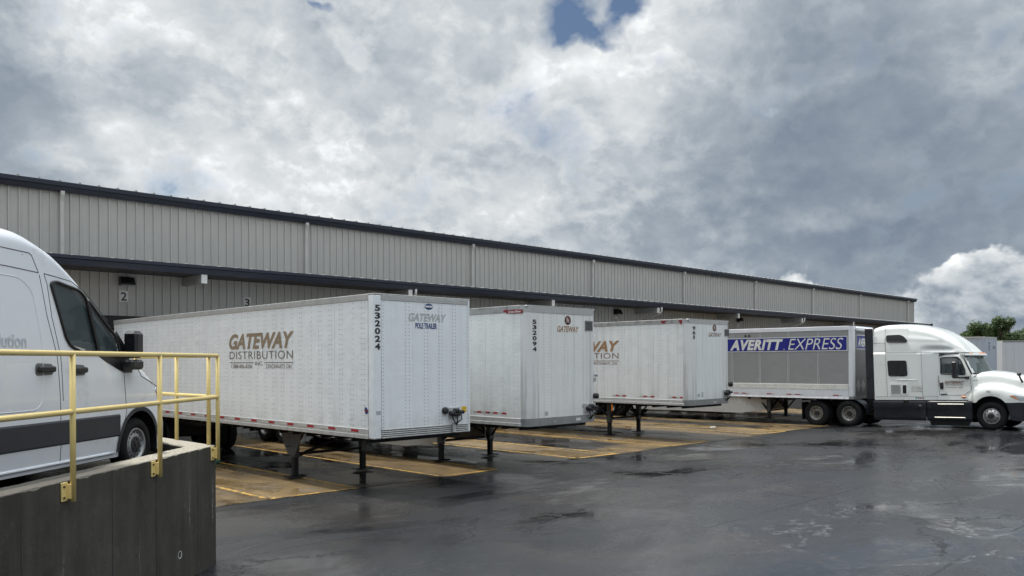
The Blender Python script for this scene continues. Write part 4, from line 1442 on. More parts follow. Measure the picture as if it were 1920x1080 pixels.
MB().box(0.45, 2.17, -0.002, -0.0005, 3.19, 3.73).build('banner', 'banner_blue', fb)
front_text(t4, 'letter_white', 'AVERITT', 0.56, 2.1, 3.27, 3.62, bold=0.04, shear=0.25, y=-0.0025)
front_text(t4, 'letter_black', '1745', 1.45, 2.15, 2.38, 2.55, y=0.001, bold=0.0)
for x_ in (0.62, 1.22):
    MB().prism([(x_ - 0.25, 1.66), (x_, 1.94), (x_ + 0.25, 1.66), (x_, 1.38)], 0.0, 0.003, 'xz').build('placard_frame', 'aluminium', t4)
MB().bbox(0.24, 2.35, -0.09, 0.02, 3.90, 4.08, 0.05).build('nose_fairing', 'white_band', t4)

# ---- trailers further down the row
t5 = box_trailer((36.95, 12.9), 0, 'white trailer hidden behind the tractor and grey trailer, only its skirt showing', dict(round=0.1, post_w=0.2, skirt=(4.3, 10.6, 0.42), gear_z=0.04), 14.0, 3.92, 1.18, 'white_sheet', 'box trailers at the dock')
t6 = box_trailer((56.2, 15.5), 0, 'blue grey trailer numbered 956 behind the tractor cab', dict(round=0.2, post_w=0.42, front_rivets=[0.9, 1.7], top_mat='aluminium'), 14.4, 4.11, 1.18, 'blue_grey_sheet', 'box trailers at the dock')
digits(t6, '956', 0.70, 0.92, 3.80, 3.24, -0.002)
front_text(t6, 'letter_taupe', 'GATEWAY', 1.55, 2.35, 3.35, 3.55, bold=0.02, y=0.002)


def cw(X, Z):
    """camera-aligned ground coordinates (right, forward) to world"""
    return (X * math.sin(TH) + Z * math.cos(TH), -X * math.cos(TH) + Z * math.sin(TH))


p7 = cw(50.6, 57.6)
t7 = box_trailer(p7, TH - 0.30, 'pale grey trailer side at the right edge behind the blue grey one', dict(round=0.1, post_w=0.2, top_mat='front_rail_grey'), 14.4, 4.11, 1.18, 'pale_grey_sheet', 'box trailers at the dock')
t7.location = (p7[0], p7[1], 0)


# ================================================================== LOFT HELPER
def interp(tab, x):
    if x <= tab[0][0]:
        return tab[0][1]
    for (a, b), (c, d) in zip(tab, tab[1:]):
        if x <= c:
            t = (x - a) / (c - a)
            return b + (d - b) * t
    return tab[-1][1]


def smooth_tab(tab, x):
    """Catmull-Rom through a table"""
    if x <= tab[0][0]:
        return tab[0][1]
    if x >= tab[-1][0]:
        return tab[-1][1]
    for i in range(len(tab) - 1):
        if tab[i][0] <= x <= tab[i + 1][0]:
            p1, p2 = tab[i], tab[i + 1]
            h = p2[0] - p1[0]
            m1 = (p2[1] - tab[i - 1][1]) / (p2[0] - tab[i - 1][0]) if i > 0 else (p2[1] - p1[1]) / h
            m2 = (tab[i + 2][1] - p1[1]) / (tab[i + 2][0] - p1[0]) if i + 2 < len(tab) else (p2[1] - p1[1]) / h
            t = (x - p1[0]) / h
            return (2 * t**3 - 3 * t**2 + 1) * p1[1] + (t**3 - 2 * t**2 + t) * h * m1 + (-2 * t**3 + 3 * t**2) * p2[1] + (t**3 - t**2) * h * m2
    return tab[-1][1]


def resample(poly, n):
    d = [0]
    for a, b in zip(poly, poly[1:]):
        d.append(d[-1] + math.hypot(b[0] - a[0], b[1] - a[1]))
    out = []
    for k in range(n):
        s = d[-1] * k / (n - 1)
        for i in range(len(poly) - 1):
            if s <= d[i + 1] or i == len(poly) - 2:
                t = (s - d[i]) / max(1e-9, d[i + 1] - d[i])
                out.append((poly[i][0] + (poly[i + 1][0] - poly[i][0]) * t, poly[i][1] + (poly[i + 1][1] - poly[i][1]) * t))
                break
    return out


def inside(poly, x, z):
    c = False
    n = len(poly)
    for i in range(n):
        x1, z1 = poly[i]
        x2, z2 = poly[(i + 1) % n]
        if (z1 > z) != (z2 > z) and x < (x2 - x1) * (z - z1) / (z2 - z1) + x1:
            c = not c
    return c


def loft(stations, section, parts, skip=None, cap0=True, cap1=True):
    """section(x) -> list of (x,y,z) from the near bottom edge over the top to the centre (y<0 near); mirrored.
    parts: function(cx,cy,cz,j) -> key ; returns {key: MB}"""
    rows = []
    for x in stations:
        half = section(x)
        full = half + [(a, -b, c) for a, b, c in half[:-1]][::-1]
        rows.append(full)
    m = len(rows[0])
    mbs = {}
    vi = {}
    for i in range(len(rows) - 1):
        for j in range(m - 1):
            q = [rows[i][j], rows[i + 1][j], rows[i + 1][j + 1], rows[i][j + 1]]
            c = [sum(p[k] for p in q) / 4 for k in range(3)]
            if skip and skip(*c):
                continue
            key = parts(c[0], c[1], c[2], j)
            if key is None:
                continue
            mb = mbs.setdefault(key, MB())
            vm = vi.setdefault(key, {})
            idx = []
            for (a, b) in ((i, j), (i + 1, j), (i + 1, j + 1), (i, j + 1)):
                if (a, b) not in vm:
                    vm[(a, b)] = len(mb.v)
                    mb.v.append(rows[a][b])
                idx.append(vm[(a, b)])
            mb.f.append(tuple(idx))
            mb.sm.append(True)
    k0 = list(mbs.keys())[0]
    for flag, row in ((cap0, rows[0]), (cap1, rows[-1])):
        if flag:
            o = len(mbs[k0].v)
            mbs[k0].v += row
            mbs[k0].f.append(tuple(range(o, o + m)))
            mbs[k0].sm.append(False)
    return mbs


def frange(a, b, s):
    n = max(1, int(round((b - a) / s)))
    return [a + (b - a) * i / n for i in range(n + 1)]


def proj_path(pts, yfun, off, r, n=6):
    """tube along a 2D path (x,z) on the side surface"""
    return MB().tube([(x, yfun(x, z) - off, z) for x, z in pts], r, n)


# ================================================================== VAN
VO = cw(-4.93, 10.9)               # front near wheel, on the deck
vd = Vector(cw(0.1, 0.995))
VRZ = math.atan2(vd.y, vd.x)
DECK = 1.31
van = thing('delivery_van', 'white high roof cargo van parked behind the yellow railing on the raised ramp', 'van', (VO[0], VO[1], DECK), VRZ)
# local: x forward, near side at y = 0 (van right side is -y), z above the deck. Body spans y 0..2.02 -> use centre y=1.0
VH = 1.0
# tables in the side plane (x, z above deck)
vt = [(-6.2, 2.86), (-2.56, 2.86), (-2.12, 2.85), (-1.83, 2.77), (-1.57, 2.66), (-1.21, 2.43), (-0.89, 2.16), (-0.61, 1.90), (-0.36, 1.68), (-0.08, 1.47), (0.28, 1.25), (0.42, 1.15), (0.56, 0.98), (0.68, 0.74), (0.74, 0.45), (0.70, 0.28)]
vt_x = [p for p in vt if p[0] <= 0.69]


def v_top(x):
    return smooth_tab(vt_x + [(0.80, 0.42)], x)


def v_bot(x):
    d = abs(x)
    if d < 0.45:
        return 0.35 + math.sqrt(max(0, 0.45 ** 2 - x * x))
    x2 = x + 3.92
    if abs(x2) < 0.45:
        return 0.35 + math.sqrt(max(0, 0.45 ** 2 - x2 * x2))
    return 0.24


def v_w(x, z):
    w = 1.0
    if z > 1.15:
        w -= 0.105 * ((z - 1.15) / 1.7) ** 1.6
    if z < 0.55:
        w -= 0.03 * (0.55 - z) / 0.3
    # nose narrows in plan
    if x > 0.0:
        w -= 0.16 * (x / 0.80) ** 4
    if -1.6 < x < 0.4 and z > 1.25:
        w -= 0.05 * (z - 1.25) * min(1, (x + 1.6) / 1.0)
    return w


def v_section(x):
    zt, zb = v_top(x), min(v_bot(x), v_top(x) - 0.05)
    r = 0.22 - 0.09 * max(0.0, min(1.0, (x + 2.6) / 1.6))
    r = min(r, (zt - zb) * 0.5)
    pts = []
    nside = 64
    for i in range(nside + 1):
        z = zb + (zt - r - zb) * i / nside
        pts.append((x, -v_w(x, z), z))
    ws = v_w(x, zt - r)
    for i in range(1, 9):
        a = math.pi / 2 * i / 8
        pts.append((x, -(ws - r * (1 - math.cos(a))), zt - r + r * math.sin(a)))
    inner = ws - r
    bulge = 0.05
    for i in range(1, 9):
        f = i / 8
        pts.append((x, -inner * (1 - f), zt + bulge * (1 - (1 - f) ** 2)))
    # the nose is rounded in plan: the middle reaches further forward
    k = max(0.0, min(1.0, (x + 1.7) / 1.2))
    out = []
    for (xx, y, z) in pts:
        f = 1 - min(1, abs(y) / 1.0) ** 2
        out.append((xx + 0.34 * f * k, y, z))
    return out


glass_poly = [(-1.71, 2.32), (-1.62, 2.35), (-1.16, 2.285), (-1.04, 2.20), (-0.88, 1.555), (-1.18, 1.545), (-1.42, 1.625), (-1.50, 1.72)]
quart_poly = [(-1.01, 2.18), (-0.86, 2.07), (-0.50, 1.76), (-0.44, 1.54), (-0.86, 1.545)]


def v_skip(x, y, z):
    return abs(y) > 0.5 and (inside(glass_poly, x, z) or inside(quart_poly, x, z))


def v_parts(x, y, z, j):
    if 72 < j < 72 + 16 and -1.30 < x < -0.02 and z > 1.5:
        return 'windshield'
    return 'body'


mbs = loft(frange(-6.2, -2.0, 0.1) + frange(-1.98, 0.70, 0.02) + [0.73, 0.76, 0.78], v_section, v_parts, v_skip)
OFFY = VH


def vb(mb, name, mat, parent=None):
    o = mb.build(name, mat, parent or van)
    if parent is None or parent is van:
        o.location = (0, OFFY, 0)
    return o


body = vb(mbs['body'], 'body', 'van_paint')
vb(mbs['windshield'], 'windshield', 'tinted_glass')
vy = lambda x, z: -v_w(x, z)


def surf_patch(poly, off, thick, nx=10, nz=10, wfun=vy):
    """panel following the side surface, polygon in (x,z); triangle fan around centroid with subdivided edges"""
    cx_ = sum(p[0] for p in poly) / len(poly)
    cz_ = sum(p[1] for p in poly) / len(poly)
    n = len(poly)
    v, f = [], []
    rings = 3
    for k in range(rings + 1):
        s = k / rings
        for (a, b) in poly:
            x, z = cx_ + (a - cx_) * s, cz_ + (b - cz_) * s
            if k == 0:
                x, z = cx_, cz_
            v.append((x, wfun(x, z) - off, z))
    for k in range(rings):
        for i in range(n):
            j = (i + 1) % n
            f.append((k * n + i, k * n + j, (k + 1) * n + j, (k + 1) * n + i))
    o = len(v)
    v += [(x, y + thick, z) for x, y, z in v[rings * n:(rings + 1) * n]]
    for i in range(n):
        j = (i + 1) % n
        f.append((rings * n + i, rings * n + j, o + j, o + i))
    mb = MB()
    mb.add(v, f)
    return mb


def round_poly(poly, r, n=4):
    out = []
    m = len(poly)
    for i in range(m):
        p0, p1, p2 = Vector(poly[i - 1]), Vector(poly[i]), Vector(poly[(i + 1) % m])
        a = (p0 - p1); b = (p2 - p1)
        ra = min(r, a.length * 0.45, b.length * 0.45)
        a = p1 + a.normalized() * ra
        b = p1 + b.normalized() * ra
        for k in range(n + 1):
            t = k / n
            q = a * (1 - t) ** 2 + p1 * 2 * t * (1 - t) + b * t * t
            out.append((q.x, q.y))
    return out


gp = round_poly([(-1.71, 2.32), (-1.62, 2.35), (-1.16, 2.285), (-1.04, 2.20), (-0.88, 1.555), (-1.18, 1.545), (-1.42, 1.625), (-1.50, 1.72)], 0.05)
gl = vb(surf_patch(gp, -0.012, 0.004), 'side_window', 'tinted_glass')
fr = MB().tube([(x, vy(x, z) - 0.008, z) for x, z in gp + [gp[0], gp[1]]], 0.018, 6, False)
fr.build('window_frame', 'trim_black', gl)
qp = round_poly([(-1.01, 2.19), (-0.86, 2.07), (-0.48, 1.76), (-0.40, 1.53), (-0.86, 1.545)], 0.03)
vb(surf_patch(gp, 0, 0.004, wfun=lambda x, z: v_w(x, z) - 0.012), 'side_window', 'tinted_glass')

ql = vb(surf_patch(qp, -0.012, 0.004), 'quarter_window', 'tinted_glass')
MB().tube([(x, vy(x, z) - 0.008, z) for x, z in qp + [qp[0], qp[1]]], 0.018, 6, False).build('window_frame', 'trim_black', ql)
pil = surf_patch([(-1.06, 2.24), (-0.98, 2.18), (-0.83, 1.54), (-0.90, 1.545)], 0.004, 0.01)
vb(pil, 'window_pillar', 'trim_black')
tri = surf_patch(round_poly([(-0.98, 1.56), (-0.44, 1.56), (-0.36, 1.70), (-0.20, 1.45), (-0.16, 1.30), (-0.36, 1.30), (-0.72, 1.44)], 0.03), 0.006, 0.01)
vb(tri, 'mirror_base', 'trim_black')
apil = surf_patch([(-0.50, 1.80), (-0.44, 1.83), (-0.14, 1.50), (-0.30, 1.46), (-0.44, 1.56)], 0.004, 0.008)
vb(apil, 'window_corner', 'trim_black')
# black flank moulding between the wheels, with the arch liners
band = surf_patch([(-6.1, 0.80), (-4.45, 0.80), (-4.42, 0.52), (-6.1, 0.52)], 0.012, 0.02)
band2 = MB()
n = 36
v, f = [], []
for i in range(n + 1):
    x = -3.42 + (3.42 - 0.46) * i / n
    for z, o_ in ((0.50, 0.0), (0.52, 0.014), (0.76, 0.014), (0.78, 0.0)):
        v.append((x, vy(x, z) - o_, z))
for i in range(n):
    for j in range(3):
        f.append((i * 4 + j, i * 4 + 4 + j, i * 4 + 5 + j, i * 4 + 1 + j))
band2.add(v, f)
vb(band2, 'flank_moulding', 'van_plastic')
vb(band, 'flank_moulding', 'van_plastic')
ar = []
for k in range(25):
    a = math.pi * (1.0 - k / 24 * 0.90)
    ar.append((0.47 * math.cos(a), 0.35 + 0.47 * math.sin(a)))
arch = MB()
v, f = [], []
for k in range(25):
    a = math.pi * (1.03 - k / 24 * 0.98)
    for rr in (0.445, 0.50):
        x, z = rr * math.cos(a), 0.35 + rr * math.sin(a)
        v.append((x, vy(min(x, 0.6), z) - 0.012, z))
for k in range(24):
    f.append((2 * k, 2 * k + 1, 2 * k + 3, 2 * k + 2))
arch.add(v, f)
vb(arch, 'wheel_arch', 'van_plastic')
lin = MB()
v, f = [], []
for k in range(21):
    a = math.pi * (1.08 - k / 20 * 1.16)
    for y_ in (-0.985, -0.55):
        v.append((0.46 * math.cos(a), y_, 0.35 + 0.46 * math.sin(a)))
for k in range(20):
    f.append((2 * k, 2 * k + 1, 2 * k + 3, 2 * k + 2))
lin.add(v, f)
vb(lin, 'arch_liner', 'trim_black')
vb(MB().box(-6.0, 0.6, -0.90, 0.90, 0.22, 0.30), 'underbody', 'chassis_black')
# bumper
bp = MB()
v, f = [], []
M_ = 20
for i in range(M_ + 1):
    a = -1.0 + i / M_ * 2.0
    ang = a * 1.2
    for z, o_ in ((0.20, -0.06), (0.26, 0.0), (0.50, 0.03), (0.70, 0.0), (0.74, -0.05)):
        y = 0.93 * math.sin(ang) / math.sin(1.2)
        x = 0.62 + 0.36 * math.cos(ang * 1.25) + o_ - 0.10
        v.append((x, y, z))
for i in range(M_):
    for j in range(4):
        f.append((i * 5 + j, i * 5 + 5 + j, i * 5 + 6 + j, i * 5 + 1 + j))
bp.add(v, f, True)
bp.add([(0.45, -0.955, 0.22), (0.45, -0.985, 0.72), (0.66, -0.94, 0.74), (0.66, -0.93, 0.22)], [(0, 1, 2, 3)])
vb(bp, 'bumper', 'van_plastic')
# headlamp wraps the wing
hl = surf_patch(round_poly([(0.40, 1.06), (0.47, 1.10), (0.62, 0.95), (0.72, 0.72), (0.66, 0.70), (0.52, 0.84)], 0.03), 0.004, 0.01)
vb(hl, 'headlight', 'lamp_glass')
vb(surf_patch([(0.44, 1.03), (0.47, 1.05), (0.60, 0.90), (0.56, 0.88)], 0.007, 0.004), 'indicator', 'amber')
# seams
for path in ([(-1.88, 2.40), (-1.86, 2.30), (-1.80, 1.95), (-1.66, 1.50), (-1.62, 1.0), (-1.60, 0.30)],
             [(-1.80, 2.42), (-1.76, 2.30), (-1.72, 1.95), (-1.60, 1.50), (-1.57, 1.0)],
             [(-2.02, 2.62), (-1.98, 2.60), (-1.89, 2.42)],
             [(-6.1, 2.63), (-2.5, 2.63), (-2.02, 2.62)],
             [(-6.1, 2.44), (-2.4, 2.44), (-1.89, 2.42)],
             [(-1.80, 2.42), (-1.3, 2.38), (-1.05, 2.28), (-0.6, 1.95)],
             [(-0.35, 1.36), (-0.35, 1.20), (-0.30, 0.80), (-0.42, 0.50), (-0.50, 0.26)],
             [(-0.10, 1.45), (0.05, 1.25), (0.28, 1.17), (0.46, 1.10)],
             [(-4.3, 2.35), (-4.3, 0.30)]):
    dense = []
    for (a, b), (c, d) in zip(path, path[1:]):
        for k in range(6):
            dense.append((a + (c - a) * k / 6, b + (d - b) * k / 6))
    dense.append(path[-1])
    vb(proj_path(dense, vy, -0.001, 0.0055, 5), 'panel_seam', 'seam_dark')
# pressed panel outline on the sliding door
pp = round_poly([(-3.9, 2.36), (-2.20, 2.34), (-2.02, 2.22), (-1.90, 1.60), (-1.92, 0.92), (-3.9, 0.92)], 0.18, 6)
dn = []
for (a, b), (c, d) in zip(pp, pp[1:] + [pp[0]]):
    for k in range(8):
        dn.append((a + (c - a) * k / 8, b + (d - b) * k / 8))
vb(proj_path(dn, vy, -0.004, 0.009, 5), 'panel_crease', 'van_paint')
vb(proj_path([(x, 0.30) for x in frange(-3.4, -0.55, 0.15)], lambda x, z: vy(x, z), -0.002, 0.022, 6), 'sill', 'van_paint')
# roof rail groove highlight
# handles
for hx, hz in ((-1.89, 1.36), (-1.31, 1.345)):
    cup = surf_patch(round_poly([(hx - 0.15, hz - 0.07), (hx + 0.16, hz - 0.06), (hx + 0.15, hz + 0.06), (hx - 0.14, hz + 0.07)], 0.05), 0.002, 0.002)
    c_ = vb(cup, 'handle_recess', 'seam_grey')
    h = MB()
    yb = vy(hx, hz)
    h.bbox(hx - 0.13, hx + 0.14, yb - 0.055, yb - 0.008, hz - 0.03, hz + 0.035, 0.014)
    h.build('door_handle', 'trim_black', c_)
# mirror
m = MB()
yb = vy(-0.35, 1.7)
m.bbox(-0.36, -0.16, yb - 0.21, yb - 0.02, 1.49, 1.84, 0.045)
mo = vb(m, 'wing_mirror', 'trim_black')
MB().box(-0.366, -0.358, yb - 0.185, yb - 0.05, 1.57, 1.80).build('mirror_glass', 'dark_glass', mo)
mm = MB().bbox(-0.42, -0.15, yb - 0.20, yb + 0.05, 1.34, 1.47, 0.03)
mm.build('mirror_arm', 'trim_black', mo)
# interior
vb(MB().bbox(-1.95, -1.38, -0.72, -0.22, 0.85, 1.25, 0.06).bbox(-2.0, -1.75, -0.70, -0.24, 1.2, 1.98, 0.07).bbox(-1.95, -1.80, -0.60, -0.34, 1.95, 2.18, 0.05), 'seat', 'seat_fabric')
vb(MB().bbox(-1.95, -1.38, 0.22, 0.72, 0.85, 1.25, 0.06).bbox(-2.0, -1.75, 0.24, 0.70, 1.2, 1.98, 0.07).bbox(-1.95, -1.80, 0.34, 0.60, 1.95, 2.18, 0.05), 'seat', 'seat_fabric')
vb(MB().bbox(-1.05, -0.25, -0.85, 0.85, 1.05, 1.50, 0.08), 'dashboard', 'dash_grey')
vb(MB().bbox(-2.15, -2.10, -0.92, 0.92, 0.4, 2.6, 0.01), 'bulkhead', 'dash_grey')
pm = MB().box(-0.24, 0.22, -0.16, 0.16, -0.004, 0.004, Matrix.Translation((-1.02, -0.62, 1.57)) @ Matrix.Rotation(R(-18), 4, 'Y') @ Matrix.Rotation(R(18), 4, 'X'))
vb(pm, 'paper_sheet', 'paper')
text(van, 'seam_grey', 'solution', (-2.74, OFFY - v_w(-2.4, 1.62) - 0.003, 1.59), (1, 0, 0), (0, 0, 1), 0.58, 0.15, bold=0.01).data.materials[0] = simple('ghost_letter', (0.54, 0.57, 0.61), 0.35)
wheel(van, 0.0, 0.35, OFFY - 0.97, -1, 0.355, 0.235, van=True)
wheel(van, -3.92, 0.35, OFFY - 0.97, -1, 0.355, 0.235, van=True)
wheel(van, 0.0, 0.35, OFFY + 0.97, 1, 0.355, 0.235, van=True)
wheel(van, -3.92, 0.35, OFFY + 0.97, 1, 0.355, 0.235, van=True)

# ================================================================== RAMP WALL, DECK, RAILING
CO = cw(-4.05, 11.24)
wd_ = Vector(cw(0.068, 0.998)); WRZ = math.atan2(wd_.y, wd_.x)
WT = 1.61
wall = thing('ramp_wall', 'dark streaked concrete retaining wall of the raised ramp under the yellow railing', 'wall', (CO[0], CO[1], 0), WRZ)
# local: x along the wall away from the camera (0 = far corner), y to the left (inside)
TW = 0.33
sw = MB()
v, f = [], []
nn = 300
for i in range(nn + 1):
    x = -18 + 18 * i / nn
    c1, c2 = 0.006 + random.random() ** 6 * 0.018, 0.006 + random.random() ** 6 * 0.018
    zt_ = WT + random.uniform(-0.0015, 0.0015)
    v += [(x, 0, -0.3), (x, 0, zt_ - c1), (x, c1, zt_), (x, TW - c2, zt_), (x, TW, zt_ - c2), (x, TW, -0.3)]
for i in range(nn):
    for j in range(5):
        f.append((i * 6 + j, i * 6 + j + 1, i * 6 + 7 + j, i * 6 + 6 + j))
f += [(0, 1, 2, 3, 4, 5), tuple(nn * 6 + k for k in (5, 4, 3, 2, 1, 0))]
sw.add(v, f)
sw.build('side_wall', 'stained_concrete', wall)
ed = Vector(cw(-0.7035, 0.7107))
la = math.atan2(ed.y, ed.x) - WRZ
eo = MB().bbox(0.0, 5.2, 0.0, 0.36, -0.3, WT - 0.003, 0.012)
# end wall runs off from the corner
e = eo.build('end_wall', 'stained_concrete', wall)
e.rotation_euler = (0, 0, la)
e.location = (0.0, 0.004, 0)
# formwork joints and the weep hole
for xj in (-0.55, -1.62, -2.55, -4.0):
    MB().box(xj - 0.006, xj + 0.004, -0.004, -0.0005, 0.0, WT - 0.02).build('form_joint', 'seam_dark', wall)
MB().lathe([(0.050, -0.004), (0.044, -0.006), (0.036, 0.02), (0.001, 0.03)], (-1.05, 0.0, 0.36), 'y', 18).build('weep_hole', 'plate_grey', wall)
# deck
dk = MB()
c0 = Vector(CO)
w2 = Vector(cw(0.068, 0.998)); n2_ = Vector(cw(-0.998, 0.068))
pA = c0 - w2 * 18 + n2_ * 0.1
pB = c0 + n2_ * 0.1
pC = c0 + ed * 5.2 * 1.0
pD = c0 + ed * 5.2 - w2 * 22
dk.prism([tuple(pA), tuple(pB - w2 * 0.1), tuple(pC - w2 * 0.2), tuple(pD)], 0.0, DECK, 'xy')
tag(dk.build('ramp_deck', 'wet_asphalt'), kind='structure')

rl = thing('railing', 'pale yellow pipe railing bolted along the top of the concrete ramp wall', 'railing', (CO[0], CO[1], 0), WRZ)
RT = 2.83
post_x = [0.0 - 0.05, -1.64, -3.33, -5.0, -6.7, -8.4]
PR = 0.027
YR = -0.055
dirE = Vector((math.cos(la), math.sin(la), 0))
for x in post_x:
    p = MB().tube([(x, YR, WT - 0.20), (x, YR, RT)], PR, 14).build('post', 'rail_yellow', rl)
    pl_ = MB().bbox(x - 0.115, x - 0.02, -0.016, -0.002, WT - 0.19, WT - 0.01, 0.003).bbox(x - 0.04, x - 0.02, YR, -0.008, WT - 0.17, WT - 0.03, 0.002).build('base_plate', 'rail_yellow', p)
    for zz in (WT - 0.155, WT - 0.05):
        MB().lathe([(0.012, 0), (0.012, -0.014), (0.001, -0.016)], (x - 0.085, -0.014, zz), 'y', 6, False).build('bolt', 'rust', p)
E0 = Vector((-0.05, YR, 0))
top = MB().tube([(-11, YR, RT), (-0.05, YR, RT)], PR, 14)
top.build('top_rail', 'rail_yellow', rl)
MB().tube([(-11, YR, WT + 0.66), (-0.05, YR, WT + 0.66)], PR, 14).build('mid_rail', 'rail_yellow', rl)
nE = Vector((-math.sin(la), math.cos(la), 0))
s0 = Vector((0.0, 0.0, 0)) + dirE * 0.07 + nE * 0.035
MB().tube([(-0.05, YR, RT), tuple(s0 + Vector((0, 0, RT))), tuple(s0 + dirE * 4.6 + Vector((0, 0, RT)))], PR, 14).build('top_rail', 'rail_yellow', rl)
MB().tube([(-0.05, YR, WT + 0.66), tuple(s0 + Vector((0, 0, WT + 0.66))), tuple(s0 + dirE * 4.6 + Vector((0, 0, WT + 0.66)))], PR, 14).build('mid_rail', 'rail_yellow', rl)
for d_ in (0.06, 1.12, 2.7, 4.3):
    q = s0 + dirE * d_
    MB().tube([(q.x, q.y, WT - 0.01), (q.x, q.y, RT)], PR, 14).build('post', 'rail_yellow', rl)

# ================================================================== TRACTOR UNIT
TO = (34.50, 14.84)
td = Vector((-0.012, -1.0))
TRZ = math.atan2(td.y, td.x)
tk = thing('tractor_truck', 'white sleeper cab tractor unit pulling the grey trailer out of the dock', 'truck', (TO[0], TO[1], 0), TRZ)
tk.rotation_euler = (0, -0.028, TRZ)      # the yard rises a little away from the dock
# local: x forward (0 = middle of the drive axles, 5.94 = steer axle), near side is -y


def tb(mb, name, mat, parent=None):
    return mb.build(name, mat, parent or tk)


# frame rails and drive axles
fm = MB()
for s in (-1, 1):
    fm.box(-1.3, 6.6, s * 0.43 - 0.04, s * 0.43 + 0.04, 0.78, 1.04)
for x in (-0.65, 0.65):
    fm.tube([(x, -0.9, 0.53), (x, 0.9, 0.53)], 0.09, 10)
fm.tube([(5.94, -0.95, 0.5), (5.94, 0.95, 0.5)], 0.06, 8)
fm.box(-0.5, 0.6, -0.45, 0.45, 1.04, 1.12)
tb(fm, 'chassis_frame', 'chassis_black')
fw = MB()
fw.lathe([(0.001, 0.0), (0.46, 0.0), (0.46, 0.05), (0.001, 0.05)], (0.0, 0, 1.08), 'z', 24, False)
tb(fw, 'fifth_wheel', 'chassis_black')
for x in (-0.70, 0.68):
    for sd in (-1, 1):
        wheel(tk, x, 0.525, sd * 1.21, sd, 0.525, 0.27, True, 'rim_dull')
for sd in (-1, 1):
    wheel(tk, 5.89, 0.505, sd * 1.17, sd, 0.505, 0.29, False, 'rim_steel', front=True)
# rear quarter fenders and flaps
for sd in (-1, 1):
    q = MB()
    v, f = [], []
    for k in range(13):
        a = R(100 - k * 8.5)
        for y_ in (0.62, 1.22):
            v.append((0.72 + 0.62 * math.cos(a), sd * y_, 0.50 + 0.62 * math.sin(a)))
    for k in range(12):
        f.append((2 * k, 2 * k + 1, 2 * k + 3, 2 * k + 2))
    q.add(v, f, True)
    tb(q, 'quarter_fender', 'truck_plastic')
    tb(MB().bbox(-1.32, -1.29, sd * 0.92 - 0.31, sd * 0.92 + 0.31, 0.22, 0.98, 0.004), 'mud_flap', 'rubber')

# sleeper: flank surfaces with a slight inward sweep at the front
SZ0, SZ1 = 1.09, 3.0


def s_w(x, z):
    w = 1.21
    if x > 3.35:
        w -= 0.15 * min(1, ((x - 3.35) / 0.62)) ** 1.5
    if z < 1.3:
        w -= 0.0
    return w


def s_section(x):
    pts = []
    for i in range(25):
        z = SZ0 + (SZ1 - SZ0) * i / 24
        pts.append((x, -s_w(x, z), z))
    pts.append((x, -s_w(x, SZ1) * 0.5, SZ1 + 0.001))
    pts.append((x, 0, SZ1 + 0.001))
    return pts


m_ = loft(frange(1.66, 4.04, 0.07), s_section, lambda x, y, z, j: 'a')
tb(m_['a'], 'sleeper', 'truck_paint')

# roof fairing
ft_tab = [(1.66, 4.03), (1.85, 4.10), (2.12, 4.15), (2.74, 4.17), (3.2, 4.14), (3.5, 4.09), (3.93, 3.97), (4.37, 3.78), (4.72, 3.58), (4.98, 3.37), (5.14, 3.20), (5.26, 3.06)]


def f_section(x):
    zt = smooth_tab(ft_tab, x) - 0.02
    zb = 3.0 if x < 4.0 else 3.0 + 0.02 * (x - 4.0)
    zb = min(zb, zt - 0.02)
    k = max(0, (x - 3.2) / 2.06)
    w0 = 1.21 - 0.34 * k ** 1.5
    h = zt - zb
    r = min(0.34, h * 0.6) if x > 3.0 else min(0.24, h * 0.5)
    pts = []
    for i in range(13):
        z = zb + (h - r) * i / 12
        y = w0 - 0.10 * (i / 12) ** 2 * (h / 1.1)
        # tucked recess at the foot of the fairing above the cab
        if 3.45 < x < 4.9:
            y -= 0.10 * math.exp(-((z - 3.12) / 0.10) ** 2) * math.sin(math.pi * (x - 3.45) / 1.45)
        # pressed character line
        if 2.1 < x < 5.0:
            zl = 3.62 - 0.10 * (x - 2.1) ** 1.2 * 0.5
            y += 0.018 * math.exp(-((z - zl) / 0.06) ** 2)
        pts.append((x, -y, z))
    ws = abs(pts[-1][1])
    for i in range(1, 9):
        a = math.pi / 2 * i / 8
        pts.append((x, -(ws - r * (1 - math.cos(a))), zt - r + r * math.sin(a)))
    inner = ws - r
    for i in range(1, 7):
        f = i / 6
        pts.append((x, -inner * (1 - f), zt + 0.04 * (1 - (1 - f) ** 2)))
    kk = max(0, min(1, (x - 2.8) / 2.4))
    return [(a - 0.30 * kk * (1 - 0.35 * min(1, abs(b))), b, c) for a, b, c in pts]


m_ = loft(frange(1.66, 5.26, 0.05), f_section, lambda x, y, z, j: 'a')
tb(m_['a'], 'roof_fairing', 'truck_paint')

# cab: doors, pillars, roof and windshield
cab_top = [(4.0, 2.84), (4.2, 2.93), (4.5, 2.97), (4.85, 2.98), (4.90, 2.90), (5.05, 2.58), (5.24, 2.17), (5.30, 2.12)]


def c_w(x, z):
    w = 1.06
    if z > 2.1:
        w -= 0.10 * ((z - 2.1) / 0.85) ** 1.3
    if z < 1.6:
        w += 0.02 * (1.6 - z) / 0.5
    return w


